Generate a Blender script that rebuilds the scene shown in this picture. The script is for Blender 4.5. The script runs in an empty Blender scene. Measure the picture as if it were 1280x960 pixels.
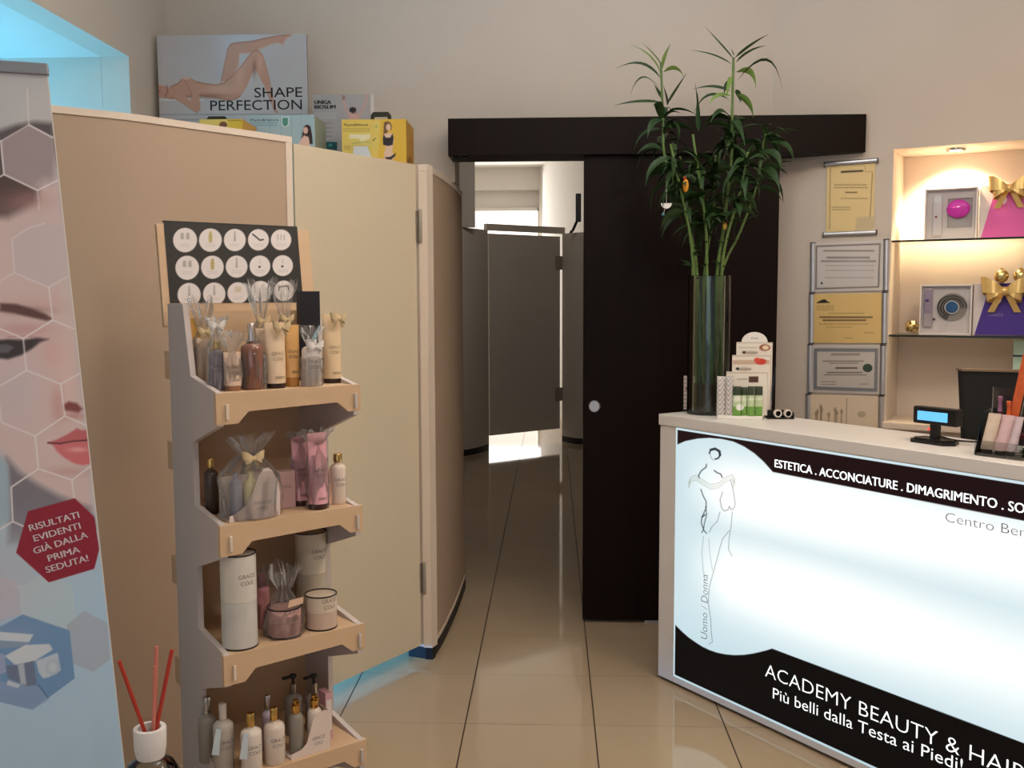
import bpy, bmesh, math, random
import numpy as np
from mathutils import Vector, Matrix
PI = math.pi
sc = bpy.context.scene
COL = sc.collection
random.seed(7)

# ------------------------------------------------------------------ camera
FPX, PITCH, ROLL, YAW, CAMH = 1223.13, .0875, .0034, .041, 1.5
def _axes():
    cp, sp, cr, sr = math.cos(PITCH), math.sin(PITCH), math.cos(ROLL), math.sin(ROLL)
    rt = np.array([1, 0, 0.]); fw = np.array([0, cp, -sp]); dn = np.array([0, -sp, -cp])
    r2 = cr*rt + sr*dn; d2 = -sr*rt + cr*dn
    c, s = math.cos(YAW), math.sin(YAW)
    M = np.array([[c, -s, 0], [s, c, 0], [0, 0, 1.]])
    return M @ r2, M @ d2, M @ fw
AR, AD, AF = _axes()
CAM = np.array([0, 0, CAMH])
cd_ = bpy.data.cameras.new('camera'); cam = bpy.data.objects.new('camera', cd_); COL.objects.link(cam)
cd_.sensor_width = 36; cd_.lens = 36*FPX/1280; cd_.clip_start = .05
mw = Matrix.Identity(4)
for i in range(3):
    mw[i][0] = AR[i]; mw[i][1] = -AD[i]; mw[i][2] = -AF[i]; mw[i][3] = CAM[i]
cam.matrix_world = mw
sc.camera = cam
sc.view_settings.view_transform = 'Standard'; sc.view_settings.look = 'None'
sc.view_settings.gamma = 1; sc.view_settings.use_curve_mapping = False
sc.view_settings.exposure = 0.0
sc.cycles.transparent_max_bounces = 32

# ------------------------------------------------------------------ light
wd_ = bpy.data.worlds.new('world'); sc.world = wd_; wd_.use_nodes = True
bg = wd_.node_tree.nodes['Background']; bg.inputs[0].default_value = (.80, .88, 1, 1); bg.inputs[1].default_value = .22
def area(name, loc, target, size, power, color, sy=None):
    l = bpy.data.lights.new(name, 'AREA'); l.energy = power; l.color = color; l.size = size
    if sy: l.shape = 'RECTANGLE'; l.size_y = sy
    o = bpy.data.objects.new(name, l); COL.objects.link(o); o.location = loc
    o.rotation_euler = (Vector(target) - Vector(loc)).to_track_quat('-Z', 'Y').to_euler(); return o
def point(name, loc, power, color, r=.05):
    l = bpy.data.lights.new(name, 'POINT'); l.energy = power; l.color = color; l.shadow_soft_size = r
    o = bpy.data.objects.new(name, l); COL.objects.link(o); o.location = loc; return o
WARM = (1, .86, .72)
area('ceiling_lamp', (-.35, 2.6, 3.02), (-.35, 2.6, 0), .4, 8, WARM)
point('added_room_fill', (.7, .6, 2.55), 26, (1, .93, .88), .12)  # added fill without a fixture, brightens the walls evenly
area('added_upward_fill', (.3, 2.7, 2.45), (.3, 2.75, 3.1), .7, 33, (.86, .94, 1))  # added fill bounced off the ceiling to lift the upper wall
area('ceiling_lamp', (1.5, 2.2, 3.02), (1.5, 2.2, 0), .6, 29, (1, .80, .60))
area('ceiling_lamp', (.2, .9, 3.02), (.2, .9, 0), .6, 8, WARM)
area('shop_window_daylight', (-.7, -1.75, 1.25), (-.5, 3, 1.0), 2.2, 12, (.76, .87, 1), 1.7)
point('solarium_lamp', (-2.75, 3.5, 1.25), 74, (.14, .60, 1), .12)
point('solarium_lamp', (-1.3, 3.62, .058), 30, (.12, .42, 1), .05)
area('added_corridor_fill', (-.25, 7.2, 3.25), (-.35, 9.0, 1.0), .5, 18, (1, .92, .84))  # added fill that lightens the corridor and the cubicle front
area('back_room_window_daylight', (-.3, 13.6, 1.9), (-.3, 9, 1.5), 3.2, 70, (1, .98, .95), 2.6)

# ------------------------------------------------------------------ pixel helpers (reference frame 1280 x 960)
def ray(x, y): return (x-640)/FPX*AR + (y-480)/FPX*AD + AF
def at_z(x, y, z=0):
    d = ray(x, y); return CAM + d*(z-CAMH)/d[2]
def at_y(x, y, Y):
    d = ray(x, y); return CAM + d*Y/d[1]
def on(x, y, p, n):
    d = ray(x, y); p = np.asarray(p, float); n = np.asarray(n, float)
    return CAM + d*((p-CAM) @ n)/(d @ n)
def z_at(x, y, p):
    d = ray(x, y); return CAMH + d[2]*math.hypot(p[0], p[1])/math.hypot(d[0], d[1])
def px_of(P):
    d = np.asarray(P, float) - CAM; z = d @ AF
    return 640 + FPX*(d @ AR)/z, 480 + FPX*(d @ AD)/z

# ------------------------------------------------------------------ materials
def lin(c):
    c = np.asarray(c, float)/255
    return np.where(c <= .04045, c/12.92, ((c+.055)/1.055)**2.4)
def rgb(*c): return tuple(lin(c)) + (1,)
def mat(name, c, rough=.5, metal=0, spec=.5, emit=0, trans=0, coat=0, ior=1.45):
    m = bpy.data.materials.new(name); m.use_nodes = True; b = m.node_tree.nodes['Principled BSDF']
    b.inputs['Base Color'].default_value = rgb(*c); b.inputs['Roughness'].default_value = rough
    b.inputs['Metallic'].default_value = metal; b.inputs['Specular IOR Level'].default_value = spec
    b.inputs['IOR'].default_value = ior
    if emit: b.inputs['Emission Color'].default_value = rgb(*c); b.inputs['Emission Strength'].default_value = emit
    if trans: b.inputs['Transmission Weight'].default_value = trans
    if coat: b.inputs['Coat Weight'].default_value = coat
    return m
def noisy(name, c, c2, scale=8, rough=.6, stretch=(1, 1, 1), bump=0, spec=.4, detail=4):
    m = mat(name, c, rough, spec=spec); nt = m.node_tree; b = nt.nodes['Principled BSDF']
    tc = nt.nodes.new('ShaderNodeTexCoord'); mp = nt.nodes.new('ShaderNodeMapping'); mp.inputs['Scale'].default_value = stretch
    nz = nt.nodes.new('ShaderNodeTexNoise'); nz.inputs['Scale'].default_value = scale; nz.inputs['Detail'].default_value = detail
    mx = nt.nodes.new('ShaderNodeMix'); mx.data_type = 'RGBA'
    mx.inputs[6].default_value = rgb(*c); mx.inputs[7].default_value = rgb(*c2)
    nt.links.new(tc.outputs['Object'], mp.inputs[0]); nt.links.new(mp.outputs[0], nz.inputs['Vector'])
    nt.links.new(nz.outputs[0], mx.inputs[0]); nt.links.new(mx.outputs[2], b.inputs['Base Color'])
    if bump:
        bp = nt.nodes.new('ShaderNodeBump'); bp.inputs['Strength'].default_value = bump
        nt.links.new(nz.outputs[0], bp.inputs['Height']); nt.links.new(bp.outputs[0], b.inputs['Normal'])
    return m
def film(name, tint=(255, 255, 255), fres=1.35, rough=.12, extra=.06, bump=0):
    """clear sheet: see-through with a glossy reflection"""
    m = bpy.data.materials.new(name); m.use_nodes = True; nt = m.node_tree; nt.nodes.clear()
    o = nt.nodes.new('ShaderNodeOutputMaterial'); t = nt.nodes.new('ShaderNodeBsdfTransparent'); t.inputs[0].default_value = rgb(*tint)
    g = nt.nodes.new('ShaderNodeBsdfGlossy'); g.inputs['Roughness'].default_value = rough
    f = nt.nodes.new('ShaderNodeFresnel'); f.inputs[0].default_value = fres
    a = nt.nodes.new('ShaderNodeMath'); a.operation = 'ADD'; a.inputs[1].default_value = extra; a.use_clamp = True
    x = nt.nodes.new('ShaderNodeMixShader')
    nt.links.new(f.outputs[0], a.inputs[0]); nt.links.new(a.outputs[0], x.inputs[0]); nt.links.new(t.outputs[0], x.inputs[1])
    nt.links.new(g.outputs[0], x.inputs[2]); nt.links.new(x.outputs[0], o.inputs[0])
    if bump:
        nz = nt.nodes.new('ShaderNodeTexNoise'); nz.inputs['Scale'].default_value = 60; bp = nt.nodes.new('ShaderNodeBump')
        bp.inputs['Strength'].default_value = bump; bp.inputs['Distance'].default_value = .01
        nt.links.new(nz.outputs[0], bp.inputs['Height']); nt.links.new(bp.outputs[0], g.inputs['Normal'])
    return m
def print_mat(name, rough=.45, emit=0):
    m = bpy.data.materials.new(name); m.use_nodes = True; nt = m.node_tree; b = nt.nodes['Principled BSDF']
    a = nt.nodes.new('ShaderNodeAttribute'); a.attribute_name = 'ink'
    b.inputs['Roughness'].default_value = rough
    if emit:
        b.inputs['Base Color'].default_value = (.02, .02, .02, 1)
        nt.links.new(a.outputs['Color'], b.inputs['Emission Color']); b.inputs['Emission Strength'].default_value = emit
    else: nt.links.new(a.outputs['Color'], b.inputs['Base Color'])
    return m

# ------------------------------------------------------------------ mesh helpers
def full(o):
    return (full(o.parent) @ o.matrix_basis) if o.parent else o.matrix_basis.copy()
class MB:
    """collects shapes; build() links them as ONE mesh object"""
    def __init__(s): s.v = []; s.f = []; s.mi = []; s.sm = []
    def add(s, v, f, mi=0, sm=False):
        o = len(s.v); s.v += [tuple(map(float, p)) for p in v]
        for q in f: s.f.append(tuple(i+o for i in q)); s.mi.append(mi); s.sm.append(sm)
        return s
    def bm(s, b, mi=0, sm=False, M=None):
        b.verts.index_update(); vs = [(M @ v.co) if M else v.co.copy() for v in b.verts]
        s.add(vs, [[v.index for v in f.verts] for f in b.faces], mi, sm); b.free(); return s
    def box(s, lo, hi, bev=0, mi=0, M=None, seg=2):
        b = bmesh.new(); bmesh.ops.create_cube(b, size=1)
        lo = Vector(lo); hi = Vector(hi)
        for v in b.verts: v.co = Vector((lo[i] + (v.co[i]+.5)*(hi[i]-lo[i]) for i in range(3)))
        if bev: bmesh.ops.bevel(b, geom=b.edges[:], offset=bev, segments=seg, affect='EDGES', profile=.5)
        return s.bm(b, mi, bool(bev) and False, M)
    def prism(s, poly, a, b, mi=0, M=None, ax='xz'):
        """polygon in a plane (xy / xz / yz) swept along the third axis from a to b"""
        def P(u, w, t): return {'xy': (u, w, t), 'xz': (u, t, w), 'yz': (t, u, w)}[ax]
        n = len(poly); v = [P(u, w, a) for u, w in poly] + [P(u, w, b) for u, w in poly]
        f = [list(range(n))[::-1], list(range(n, 2*n))] + [[i, (i+1) % n, n+(i+1) % n, n+i] for i in range(n)]
        bb = bmesh.new(); vs = [bb.verts.new(p) for p in v]
        for q in f: bb.faces.new([vs[i] for i in q])
        bmesh.ops.recalc_face_normals(bb, faces=bb.faces[:])
        return s.bm(bb, mi, False, M)
    def lathe(s, prof, n=28, c=(0, 0, 0), mi=0, sx=1, sy=1, sm=True, M=None):
        v = []; f = []; k = len(prof)
        for r, z in prof:
            for i in range(n):
                a = 2*PI*i/n; v.append((c[0]+r*sx*math.cos(a), c[1]+r*sy*math.sin(a), c[2]+z))
        for j in range(k-1):
            for i in range(n):
                f.append((j*n+i, j*n+(i+1) % n, (j+1)*n+(i+1) % n, (j+1)*n+i))
        if M: v = [M @ Vector(p) for p in v]
        s.add(v, f, mi, sm)
        if prof[0] == prof[-1]: return s
        if prof[0][0] > 1e-5: s.add(v[:n], [list(range(n))[::-1]], mi)
        if prof[-1][0] > 1e-5: s.add(v[-n:], [list(range(n))], mi)
        return s
    def tube(s, pts, r, n=8, mi=0, caps=True):
        pts = [Vector(p) for p in pts]; rs = r if isinstance(r, (list, tuple)) else [r]*len(pts)
        v = []; f = []; up = Vector((.13, .31, .94))
        for i, p in enumerate(pts):
            t = (pts[min(i+1, len(pts)-1)] - pts[max(i-1, 0)]).normalized()
            a = t.cross(up)
            if a.length < 1e-3: a = t.cross(Vector((1, 0, 0)))
            a.normalize(); b = t.cross(a)
            for k in range(n):
                q = 2*PI*k/n; v.append(p + (a*math.cos(q) + b*math.sin(q))*rs[i])
        for j in range(len(pts)-1):
            for k in range(n): f.append((j*n+k, j*n+(k+1) % n, (j+1)*n+(k+1) % n, (j+1)*n+k))
        s.add(v, f, mi, True)
        if caps: s.add(v[:n], [list(range(n))[::-1]], mi); s.add(v[-n:], [list(range(n))], mi)
        return s
    def ball(s, c, r, mi=0, n=16, m=10, sq=(1, 1, 1)):
        prof = [(max(r*math.sin(PI*j/m), 1e-6), -r*math.cos(PI*j/m)) for j in range(m+1)]
        k = MB().lathe(prof, n); s.add([(c[0]+p[0]*sq[0], c[1]+p[1]*sq[1], c[2]+p[2]*sq[2]) for p in k.v], k.f, mi, True); return s
    def strip(s, a, b, mi=0, sm=True):
        """surface between two rows of points"""
        n = len(a); s.add(list(a)+list(b), [(i, i+1, n+i+1, n+i) for i in range(n-1)], mi, sm); return s
    def build(s, name, mats, parent=None, world=False, kind=None):
        me = bpy.data.meshes.new(name); v = s.v
        if world and parent:
            inv = full(parent).inverted(); v = [tuple(inv @ Vector(p)) for p in v]
        me.from_pydata(v, [], s.f)
        for m in (mats if isinstance(mats, (list, tuple)) else [mats]): me.materials.append(m)
        me.polygons.foreach_set('material_index', s.mi); me.polygons.foreach_set('use_smooth', s.sm)
        if any(s.sm): me.set_sharp_from_angle(angle=.75)
        me.update()
        o = bpy.data.objects.new(name, me); COL.objects.link(o); o.parent = parent
        if kind: o['kind'] = kind
        return o
def thing(name, label, cat, loc=(0, 0, 0), rz=0, group=None):
    o = bpy.data.objects.new(name, None); COL.objects.link(o); o.empty_display_size = .05
    o.location = tuple(map(float, loc)); o.rotation_euler = (0, 0, rz)
    o.matrix_basis = Matrix.Translation(o.location) @ Matrix.Rotation(rz, 4, 'Z')
    return tag(o, label, cat, group)
def tag(o, label, cat, group=None):
    o['label'] = label; o['category'] = cat
    if group: o['group'] = group
    return o
def struct(mb, name, m, label=None):
    o = mb.build(name, m, kind='structure')
    if label: o['label'] = label
    return o

# ------------------------------------------------------------------ lettering
_tc = {}
def glyphs(s, weight=0):
    k = (s, weight)
    if k in _tc: return _tc[k]
    c = bpy.data.curves.new('t', 'FONT'); c.body = s; c.resolution_u = 3; c.offset = weight
    o = bpy.data.objects.new('t', c); COL.objects.link(o); bpy.context.view_layer.update()
    me = bpy.data.meshes.new_from_object(o); v = np.array([p.co[:] for p in me.vertices]).reshape(-1, 3); f = [tuple(p.vertices) for p in me.polygons]
    bpy.data.objects.remove(o); bpy.data.curves.remove(c); bpy.data.meshes.remove(me)
    x0, x1 = v[:, 0].min(), v[:, 0].max()
    _tc[k] = ((v[:, 0]-x0)/(x1-x0), v[:, 1]/.729, f, (x1-x0)/.729); return _tc[k]
def write(mb, s, A, B, U, cap, mi=0, weight=0):
    """flat lettering: baseline from A to B, up direction U, capital height cap"""
    x, y, f, _ = glyphs(s, weight); A = np.asarray(A, float); B = np.asarray(B, float); U = np.asarray(U, float)
    mb.add(A + np.outer(x, B-A) + np.outer(y*cap, U), f, mi); return mb
def write_round(mb, s, r, z, cap, ang=-PI/2, width=None, mi=0, weight=0, sx=1, sy=1, c=(0, 0)):
    """lettering wrapped on an upright cylinder of radius r"""
    x, y, f, asp = glyphs(s, weight); w = width or asp*cap
    a = ang + (x-.5)*w/r
    mb.add(np.c_[c[0]+r*sx*np.cos(a), c[1]+r*sy*np.sin(a), z + y*cap], f, mi); return mb

# ------------------------------------------------------------------ printed pictures: a fine grid whose points carry ink colours
class Paint:
    def __init__(s, X, Y, base): s.X = X; s.Y = Y; s.c = np.tile(np.asarray(base, float), (len(X), 1))
    def blend(s, a, col): a = np.clip(a, 0, 1)[:, None]; s.c = s.c*(1-a) + np.asarray(col, float)*a; return s
    def sd(s, poly):
        P = np.asarray(poly, float); d = np.full(len(s.X), 1e9); ins = np.zeros(len(s.X), bool)
        for i in range(len(P)):
            a, b = P[i], P[(i+1) % len(P)]; e = b-a; L = max((e @ e), 1e-9)
            t = np.clip(((s.X-a[0])*e[0] + (s.Y-a[1])*e[1])/L, 0, 1)
            d = np.minimum(d, np.hypot(s.X-a[0]-t*e[0], s.Y-a[1]-t*e[1]))
            if a[1] != b[1]:
                c = ((a[1] > s.Y) != (b[1] > s.Y)) & (s.X < (b[0]-a[0])*(s.Y-a[1])/(b[1]-a[1]) + a[0]); ins ^= c
        return np.where(ins, -d, d)
    def poly(s, p, col, al=1, soft=.8): return s.blend(al*np.clip(.5 - s.sd(p)/soft, 0, 1), col)
    def oval(s, x, y, rx, ry, col, al=1, soft=.8, ang=0):
        c, q = math.cos(ang), math.sin(ang); u = (s.X-x)*c + (s.Y-y)*q; w = -(s.X-x)*q + (s.Y-y)*c
        d = (np.hypot(u/rx, w/ry)-1)*min(rx, ry); return s.blend(al*np.clip(.5-d/soft, 0, 1), col)
    def blob(s, x, y, rx, ry, col, al=1): return s.blend(al*np.exp(-((s.X-x)/rx)**2 - ((s.Y-y)/ry)**2), col)
    def line(s, pts, w, col, al=1, soft=.8):
        d = np.full(len(s.X), 1e9)
        for a, b in zip(pts[:-1], pts[1:]):
            ex, ey = b[0]-a[0], b[1]-a[1]; L = max(ex*ex+ey*ey, 1e-9); t = np.clip(((s.X-a[0])*ex + (s.Y-a[1])*ey)/L, 0, 1)
            d = np.minimum(d, np.hypot(s.X-a[0]-t*ex, s.Y-a[1]-t*ey))
        return s.blend(al*np.clip(.5-(d-w/2)/soft, 0, 1), col)
    def rows(s, x0, x1, ys, h, col, al=.6, gap=3, seed=1):
        r = random.Random(seed)
        for y in ys:
            x = x0
            while x < x1:
                e = min(x+gap*r.uniform(.6, 2.4), x1); s.line([(x, y), (e, y)], h, col, al); x = e + gap*.45
        return s
def sheet(name, O, U, V, us, vs, paint, m, parent, base=(255, 255, 255)):
    """printed sheet with corner O, width direction U, height direction V; us, vs list the grid steps in metres"""
    O, U, V = (np.asarray(q, float) for q in (O, U, V)); nu, nv = len(us), len(vs)
    P = (O + np.asarray(us)[None, :, None]*U + np.asarray(vs)[:, None, None]*V).reshape(-1, 3)
    d = P-CAM; z = d @ AF; X = 640 + FPX*(d @ AR)/z; Y = 480 + FPX*(d @ AD)/z
    pt = Paint(X, Y, base); pt.P = P; paint(pt)
    inv = np.array(full(parent).inverted() if parent else Matrix.Identity(4))
    P = P @ inv[:3, :3].T + inv[:3, 3]
    me = bpy.data.meshes.new(name); i = np.arange(nu*nv).reshape(nv, nu)
    F = np.stack([i[:-1, :-1], i[:-1, 1:], i[1:, 1:], i[1:, :-1]], -1).reshape(-1, 4)
    me.from_pydata(P.tolist(), [], F.tolist()); me.materials.append(m)
    at = me.attributes.new('ink', 'FLOAT_COLOR', 'POINT'); c = np.c_[lin(np.clip(pt.c, 0, 255)), np.ones(len(P))]
    at.data.foreach_set('color', c.astype(np.float32).ravel()); me.update()
    o = bpy.data.objects.new(name, me); COL.objects.link(o); o.parent = parent; return o
def steps(a, b, d): return list(np.linspace(a, b, max(2, int(abs(b-a)/d)+1)))

# ================================================================== the setting
TX, TY, TS = -.30624, 3.33715, .4565
def floor_material():
    m = mat('floor_tiles', (178, 146, 108), .06, spec=.5); nt = m.node_tree; b = nt.nodes['Principled BSDF']; L = nt.links.new
    tc = nt.nodes.new('ShaderNodeTexCoord'); sx = nt.nodes.new('ShaderNodeSeparateXYZ'); L(tc.outputs['Object'], sx.inputs[0])
    def M(op, a, c=None, cl=False):
        n = nt.nodes.new('ShaderNodeMath'); n.operation = op; n.use_clamp = cl
        for i, q in enumerate((a, c)):
            if q is None: continue
            if isinstance(q, (int, float)): n.inputs[i].default_value = q
            else: L(q, n.inputs[i])
        return n.outputs[0]
    u = M('DIVIDE', M('SUBTRACT', sx.outputs[0], TX), TS); v = M('DIVIDE', M('SUBTRACT', sx.outputs[1], TY), TS)
    du = M('ABSOLUTE', M('SUBTRACT', M('FRACT', u), .5)); dv = M('ABSOLUTE', M('SUBTRACT', M('FRACT', v), .5))
    gu = M('GREATER_THAN', du, .5-.0052); gv = M('GREATER_THAN', dv, .5-.0032); g = M('MAXIMUM', gu, M('MULTIPLY', gv, .75))
    cx = nt.nodes.new('ShaderNodeCombineXYZ'); L(M('FLOOR', u), cx.inputs[0]); L(M('FLOOR', v), cx.inputs[1])
    wn = nt.nodes.new('ShaderNodeTexWhiteNoise'); L(cx.outputs[0], wn.inputs[0])
    nz = nt.nodes.new('ShaderNodeTexNoise'); nz.inputs['Scale'].default_value = 3.5; nz.inputs['Detail'].default_value = 5; L(tc.outputs['Object'], nz.inputs[0])
    t = M('ADD', M('MULTIPLY', wn.outputs[0], .35), M('MULTIPLY', nz.outputs[0], .6))
    mx = nt.nodes.new('ShaderNodeMix'); mx.data_type = 'RGBA'; mx.inputs[6].default_value = rgb(176, 155, 128); mx.inputs[7].default_value = rgb(163, 142, 116)
    L(t, mx.inputs[0]); m2 = nt.nodes.new('ShaderNodeMix'); m2.data_type = 'RGBA'; L(g, m2.inputs[0]); L(mx.outputs[2], m2.inputs[6]); m2.inputs[7].default_value = rgb(52, 34, 22)
    L(m2.outputs[2], b.inputs['Base Color']); L(M('ADD', .06, M('MULTIPLY', g, .5)), b.inputs['Roughness'])
    return m
WALL = noisy('wall_paint', (216, 203, 190), (209, 196, 183), 3, .75, bump=.01)
WHITEWALL = noisy('white_wall_paint', (226, 221, 214), (218, 213, 206), 3, .8)
DARKWOOD = noisy('wenge_wood', (30, 15, 10), (14, 8, 6), 14, .42, (1, 1, .06), spec=.12)
CREAM = noisy('cream_laminate', (212, 197, 170), (208, 193, 166), 2, .5)
BEIGE = noisy('beige_panel', (184, 160, 138), (178, 154, 132), 2.5, .7)
TRIMW = noisy('pale_trim', (226, 208, 190), (220, 202, 184), 4, .5)
BLACKP = mat('black_plastic', (12, 11, 11), .4)
SKIRT = mat('dark_skirting', (16, 18, 26), .5)
STEEL = noisy('brushed_steel', (176, 166, 152), (150, 140, 128), 30, .45); STEEL.node_tree.nodes['Principled BSDF'].inputs['Metallic'].default_value = .5
ALU = mat('aluminium', (205, 203, 206), .38, 1)
CHROME = mat('chrome', (225, 222, 220), .12, 1)
GOLD = mat('gold', (214, 170, 90), .28, 1)
GREYP = noisy('grey_partition', (190, 182, 172), (182, 174, 164), 3, .6)
WHITEP = mat('white_paint', (232, 229, 224), .5)
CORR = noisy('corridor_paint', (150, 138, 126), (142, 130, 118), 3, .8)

b = MB(); b.add([(-3.4, -2, 0), (4, -2, 0), (4, 14.2, 0), (-3.4, 14.2, 0)], [(0, 1, 2, 3)]); struct(b, 'floor', floor_material())
b = MB().box((-1.92, -1.6, 3.1), (3.6, 4.74, 3.2)); struct(b, 'ceiling', WHITEWALL)
b = MB()                                                           # back wall with the doorway
b.box((-1.92, 4.62, 0), (-.51, 4.74, 2.04)); b.box((-1.92, 4.62, 2.04), (-.452, 4.74, 3.1))
b.box((-.452, 4.62, 2.24), (.7, 4.74, 3.1)); b.box((.7, 4.62, 0), (1.1, 4.74, 3.1)); struct(b, 'wall_back', WALL)
b = MB(); b.box((-1.92, -1.6, 2.53), (-1.8, 4.1995, 3.1)); b.box((-1.92, -1.6, 0), (-1.8, 2.2, 2.53))
b.box((-3.3, 4.2, 0), (-1.921, 4.32, 2.56)); b.box((-1.92, 4.2, 0), (-1.8, 4.619, 3.1)); struct(b, 'wall_left', WALL)
b = MB().box((-3.3, 1.72, 2.53), (-1.92, 4.2, 2.6)); struct(b, 'ceiling_recess', WHITEWALL)
b = MB().box((-3.4, 1.6, 0), (-3.3, 4.32, 2.6)); b.box((-3.3, 1.6, 0), (-1.92, 1.72, 2.6)); struct(b, 'wall_recess', WHITEWALL)

# angled wall on the right with the display niche
WA = np.array([1.2, 4.52, 0]); WD = np.array([.8867, -.4624, 0]); WN = np.array([-.4624, -.8867, 0])   # along, towards the room
MW = Matrix.Translation(WA) @ Matrix.Rotation(math.atan2(WD[1], WD[0]), 4, 'Z')                        # local x along, y into the wall
NZ0, NZ1, NS0, NS1, ND = .95, 2.137, .315, 1.75, .30
b = MB()
b.box((-.222, 0, 0), (NS0, .12, 3.1), M=MW); b.box((NS0, 0, NZ1), (NS1, .12, 3.1), M=MW); b.box((NS0, 0, 0), (NS1, .12, NZ0-.03), M=MW); b.box((NS1, 0, 0), (2.5, .12, 3.1), M=MW)
b.box((NS0-.04, .12, .6), (NS0, ND+.04, NZ1+.04), M=MW); b.box((NS1, .12, .6), (NS1+.04, ND+.04, NZ1+.04), M=MW)
b.box((NS0-.04, ND, .6), (NS1+.04, ND+.05, NZ1+.04), M=MW); b.box((NS0, .12, NZ1), (NS1, ND, NZ1+.04), M=MW)
struct(b, 'wall_right', WALL)
b = MB().box((NS0-.012, -.03, NZ0-.03), (NS1, ND, NZ0), .004, M=MW); struct(b, 'trim_niche_ledge', TRIMW)
b = MB().box((3.3, -1.6, 0), (3.42, 3.55, 3.1)); struct(b, 'wall_side', WALL)
b = MB(); b.box((-1.92, -1.6, 2.75), (3.42, -1.5, 3.1)); b.box((-1.92, -1.6, 0), (-1.75, -1.5, 2.75)); b.box((3.2, -1.6, 0), (3.42, -1.5, 2.75)); struct(b, 'wall_front', WALL)

# the corridor and the bright room behind it
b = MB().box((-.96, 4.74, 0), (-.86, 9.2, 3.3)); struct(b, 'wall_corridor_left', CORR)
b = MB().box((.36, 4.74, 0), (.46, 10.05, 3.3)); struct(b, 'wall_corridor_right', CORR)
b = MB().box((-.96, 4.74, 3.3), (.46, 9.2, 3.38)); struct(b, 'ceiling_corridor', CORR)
b = MB().box((-2.7, 9.2, 3.3), (1.2, 14.1, 3.38)); b.box((-2.7, 13.75, 3.0), (-.15, 13.95, 3.3)); struct(b, 'ceiling_back_room', WHITEWALL)
b = MB(); b.box((-2.7, 9.1, 0), (-2.6, 14, 3.3)); b.box((-2.6, 9.1, 0), (-.96, 9.2, 3.3)); struct(b, 'wall_back_room_left', WHITEWALL)
b = MB().prism([(-.19, 13.9), (.46, 9.9), (.56, 9.9), (-.09, 13.9)], 0, 3.3, ax='xy'); struct(b, 'wall_back_room_right', WHITEWALL)
b = MB(); b.box((-2.6, 13.9, 2.76), (-.15, 14, 3.3)); b.box((-2.6, 13.9, 0), (-.15, 14, .3)); struct(b, 'wall_back_room_end', WHITEWALL)
wf = MB(); [wf.box((x, 13.86, .3), (x+.05, 13.92, 2.76)) for x in (-2.6, -1.4, -.2)]; wf.box((-2.6, 13.86, .3), (-.15, 13.92, .36)); wf.box((-2.6, 13.86, 2.72), (-.15, 13.92, 2.76))
w1 = struct(wf, 'window_1', WHITEP)
MB().add([(-2.6, 13.93, .3), (-.15, 13.93, .3), (-.15, 13.93, 2.76), (-2.6, 13.93, 2.76)], [(0, 1, 2, 3)]).build('window_pane', mat('frosted_daylight', (255, 250, 240), .5, emit=1.5), w1)

# dark sliding door and its pelmet
DY = 4.436
b = MB().box((.142, DY, .012), (1.007, DY+.042, 2.2), .003); d1 = struct(b, 'door_1', DARKWOOD)
hp = at_y(743, 508, DY); MB().lathe([(.027, -.004), (.027, 0), (.024, .003), (.0225, .001), (1e-5, .001)], 32, M=Matrix.Translation(hp) @ Matrix.Rotation(PI/2, 4, 'X')).build('handle', ALU, d1)
b = MB().box((-.461, DY-.035, 2.13), (1.367, DY+.17, 2.293), .002); t1 = struct(b, 'trim_1', DARKWOOD)
b = MB(); [b.box((x, DY-.005, 2.116), (x+.025, DY+.02, 2.1295), .003) for x in (-.445, -.40)]; b.build('track_stop', BLACKP, t1)

# ================================================================== the treatment cabin
CH = 2.033
def ribbon(mb, pts, z0, z1, th, off=0, mi=0):
    """upright wall along a plan path, thickness th to the left of travel, shifted off to the right"""
    P = [np.array(p[:2], float) for p in pts]; n = len(P); nr = []
    for i in range(n):
        t = P[min(i+1, n-1)] - P[max(i-1, 0)]; t /= np.linalg.norm(t); nr.append(np.array([t[1], -t[0]]))
    o = [p + q*off for p, q in zip(P, nr)]; k = [p - q*th for p, q in zip(o, nr)]
    v = [(*p, z0) for p in o] + [(*p, z1) for p in o] + [(*p, z0) for p in k] + [(*p, z1) for p in k]
    f = []
    for i in range(n-1):
        f += [(i, i+1, n+i+1, n+i), (2*n+i+1, 2*n+i, 3*n+i, 3*n+i+1), (n+i, n+i+1, 3*n+i+1, 3*n+i), (i+1, i, 2*n+i, 2*n+i+1)]
    f += [(0, n, 3*n, 2*n), (n-1, 2*n+n-1, 3*n+n-1, n+n-1)]
    return mb.add(v, f, mi, True)
def spline(pts, n=8):
    P = [np.array(p, float) for p in pts]; P = [2*P[0]-P[1]] + P + [2*P[-1]-P[-2]]; out = []
    for i in range(1, len(P)-2):
        for k in range(n):
            t = k/n; a, b_, c, d = P[i-1:i+3]
            out.append(.5*((2*b_) + (c-a)*t + (2*a-5*b_+4*c-d)*t*t + (3*b_-a-3*c+d)*t**3))
    return out + [P[-2]]
def cut(pts, a, b):
    """piece of a plan path between lengths a and b (b<=0 counts from the end)"""
    P = [np.array(p[:2], float) for p in pts]; s = [0]
    for i in range(1, len(P)): s.append(s[-1] + np.linalg.norm(P[i]-P[i-1]))
    if b <= 0: b += s[-1]
    X = [p[0] for p in P]; Yy = [p[1] for p in P]; q = [a] + [t for t in s if a+1e-6 < t < b-1e-6] + [b]
    return [(np.interp(t, s, X), np.interp(t, s, Yy)) for t in q]
PLp, PKp = (-.602, 3.982), (-.498, 3.945)
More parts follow.
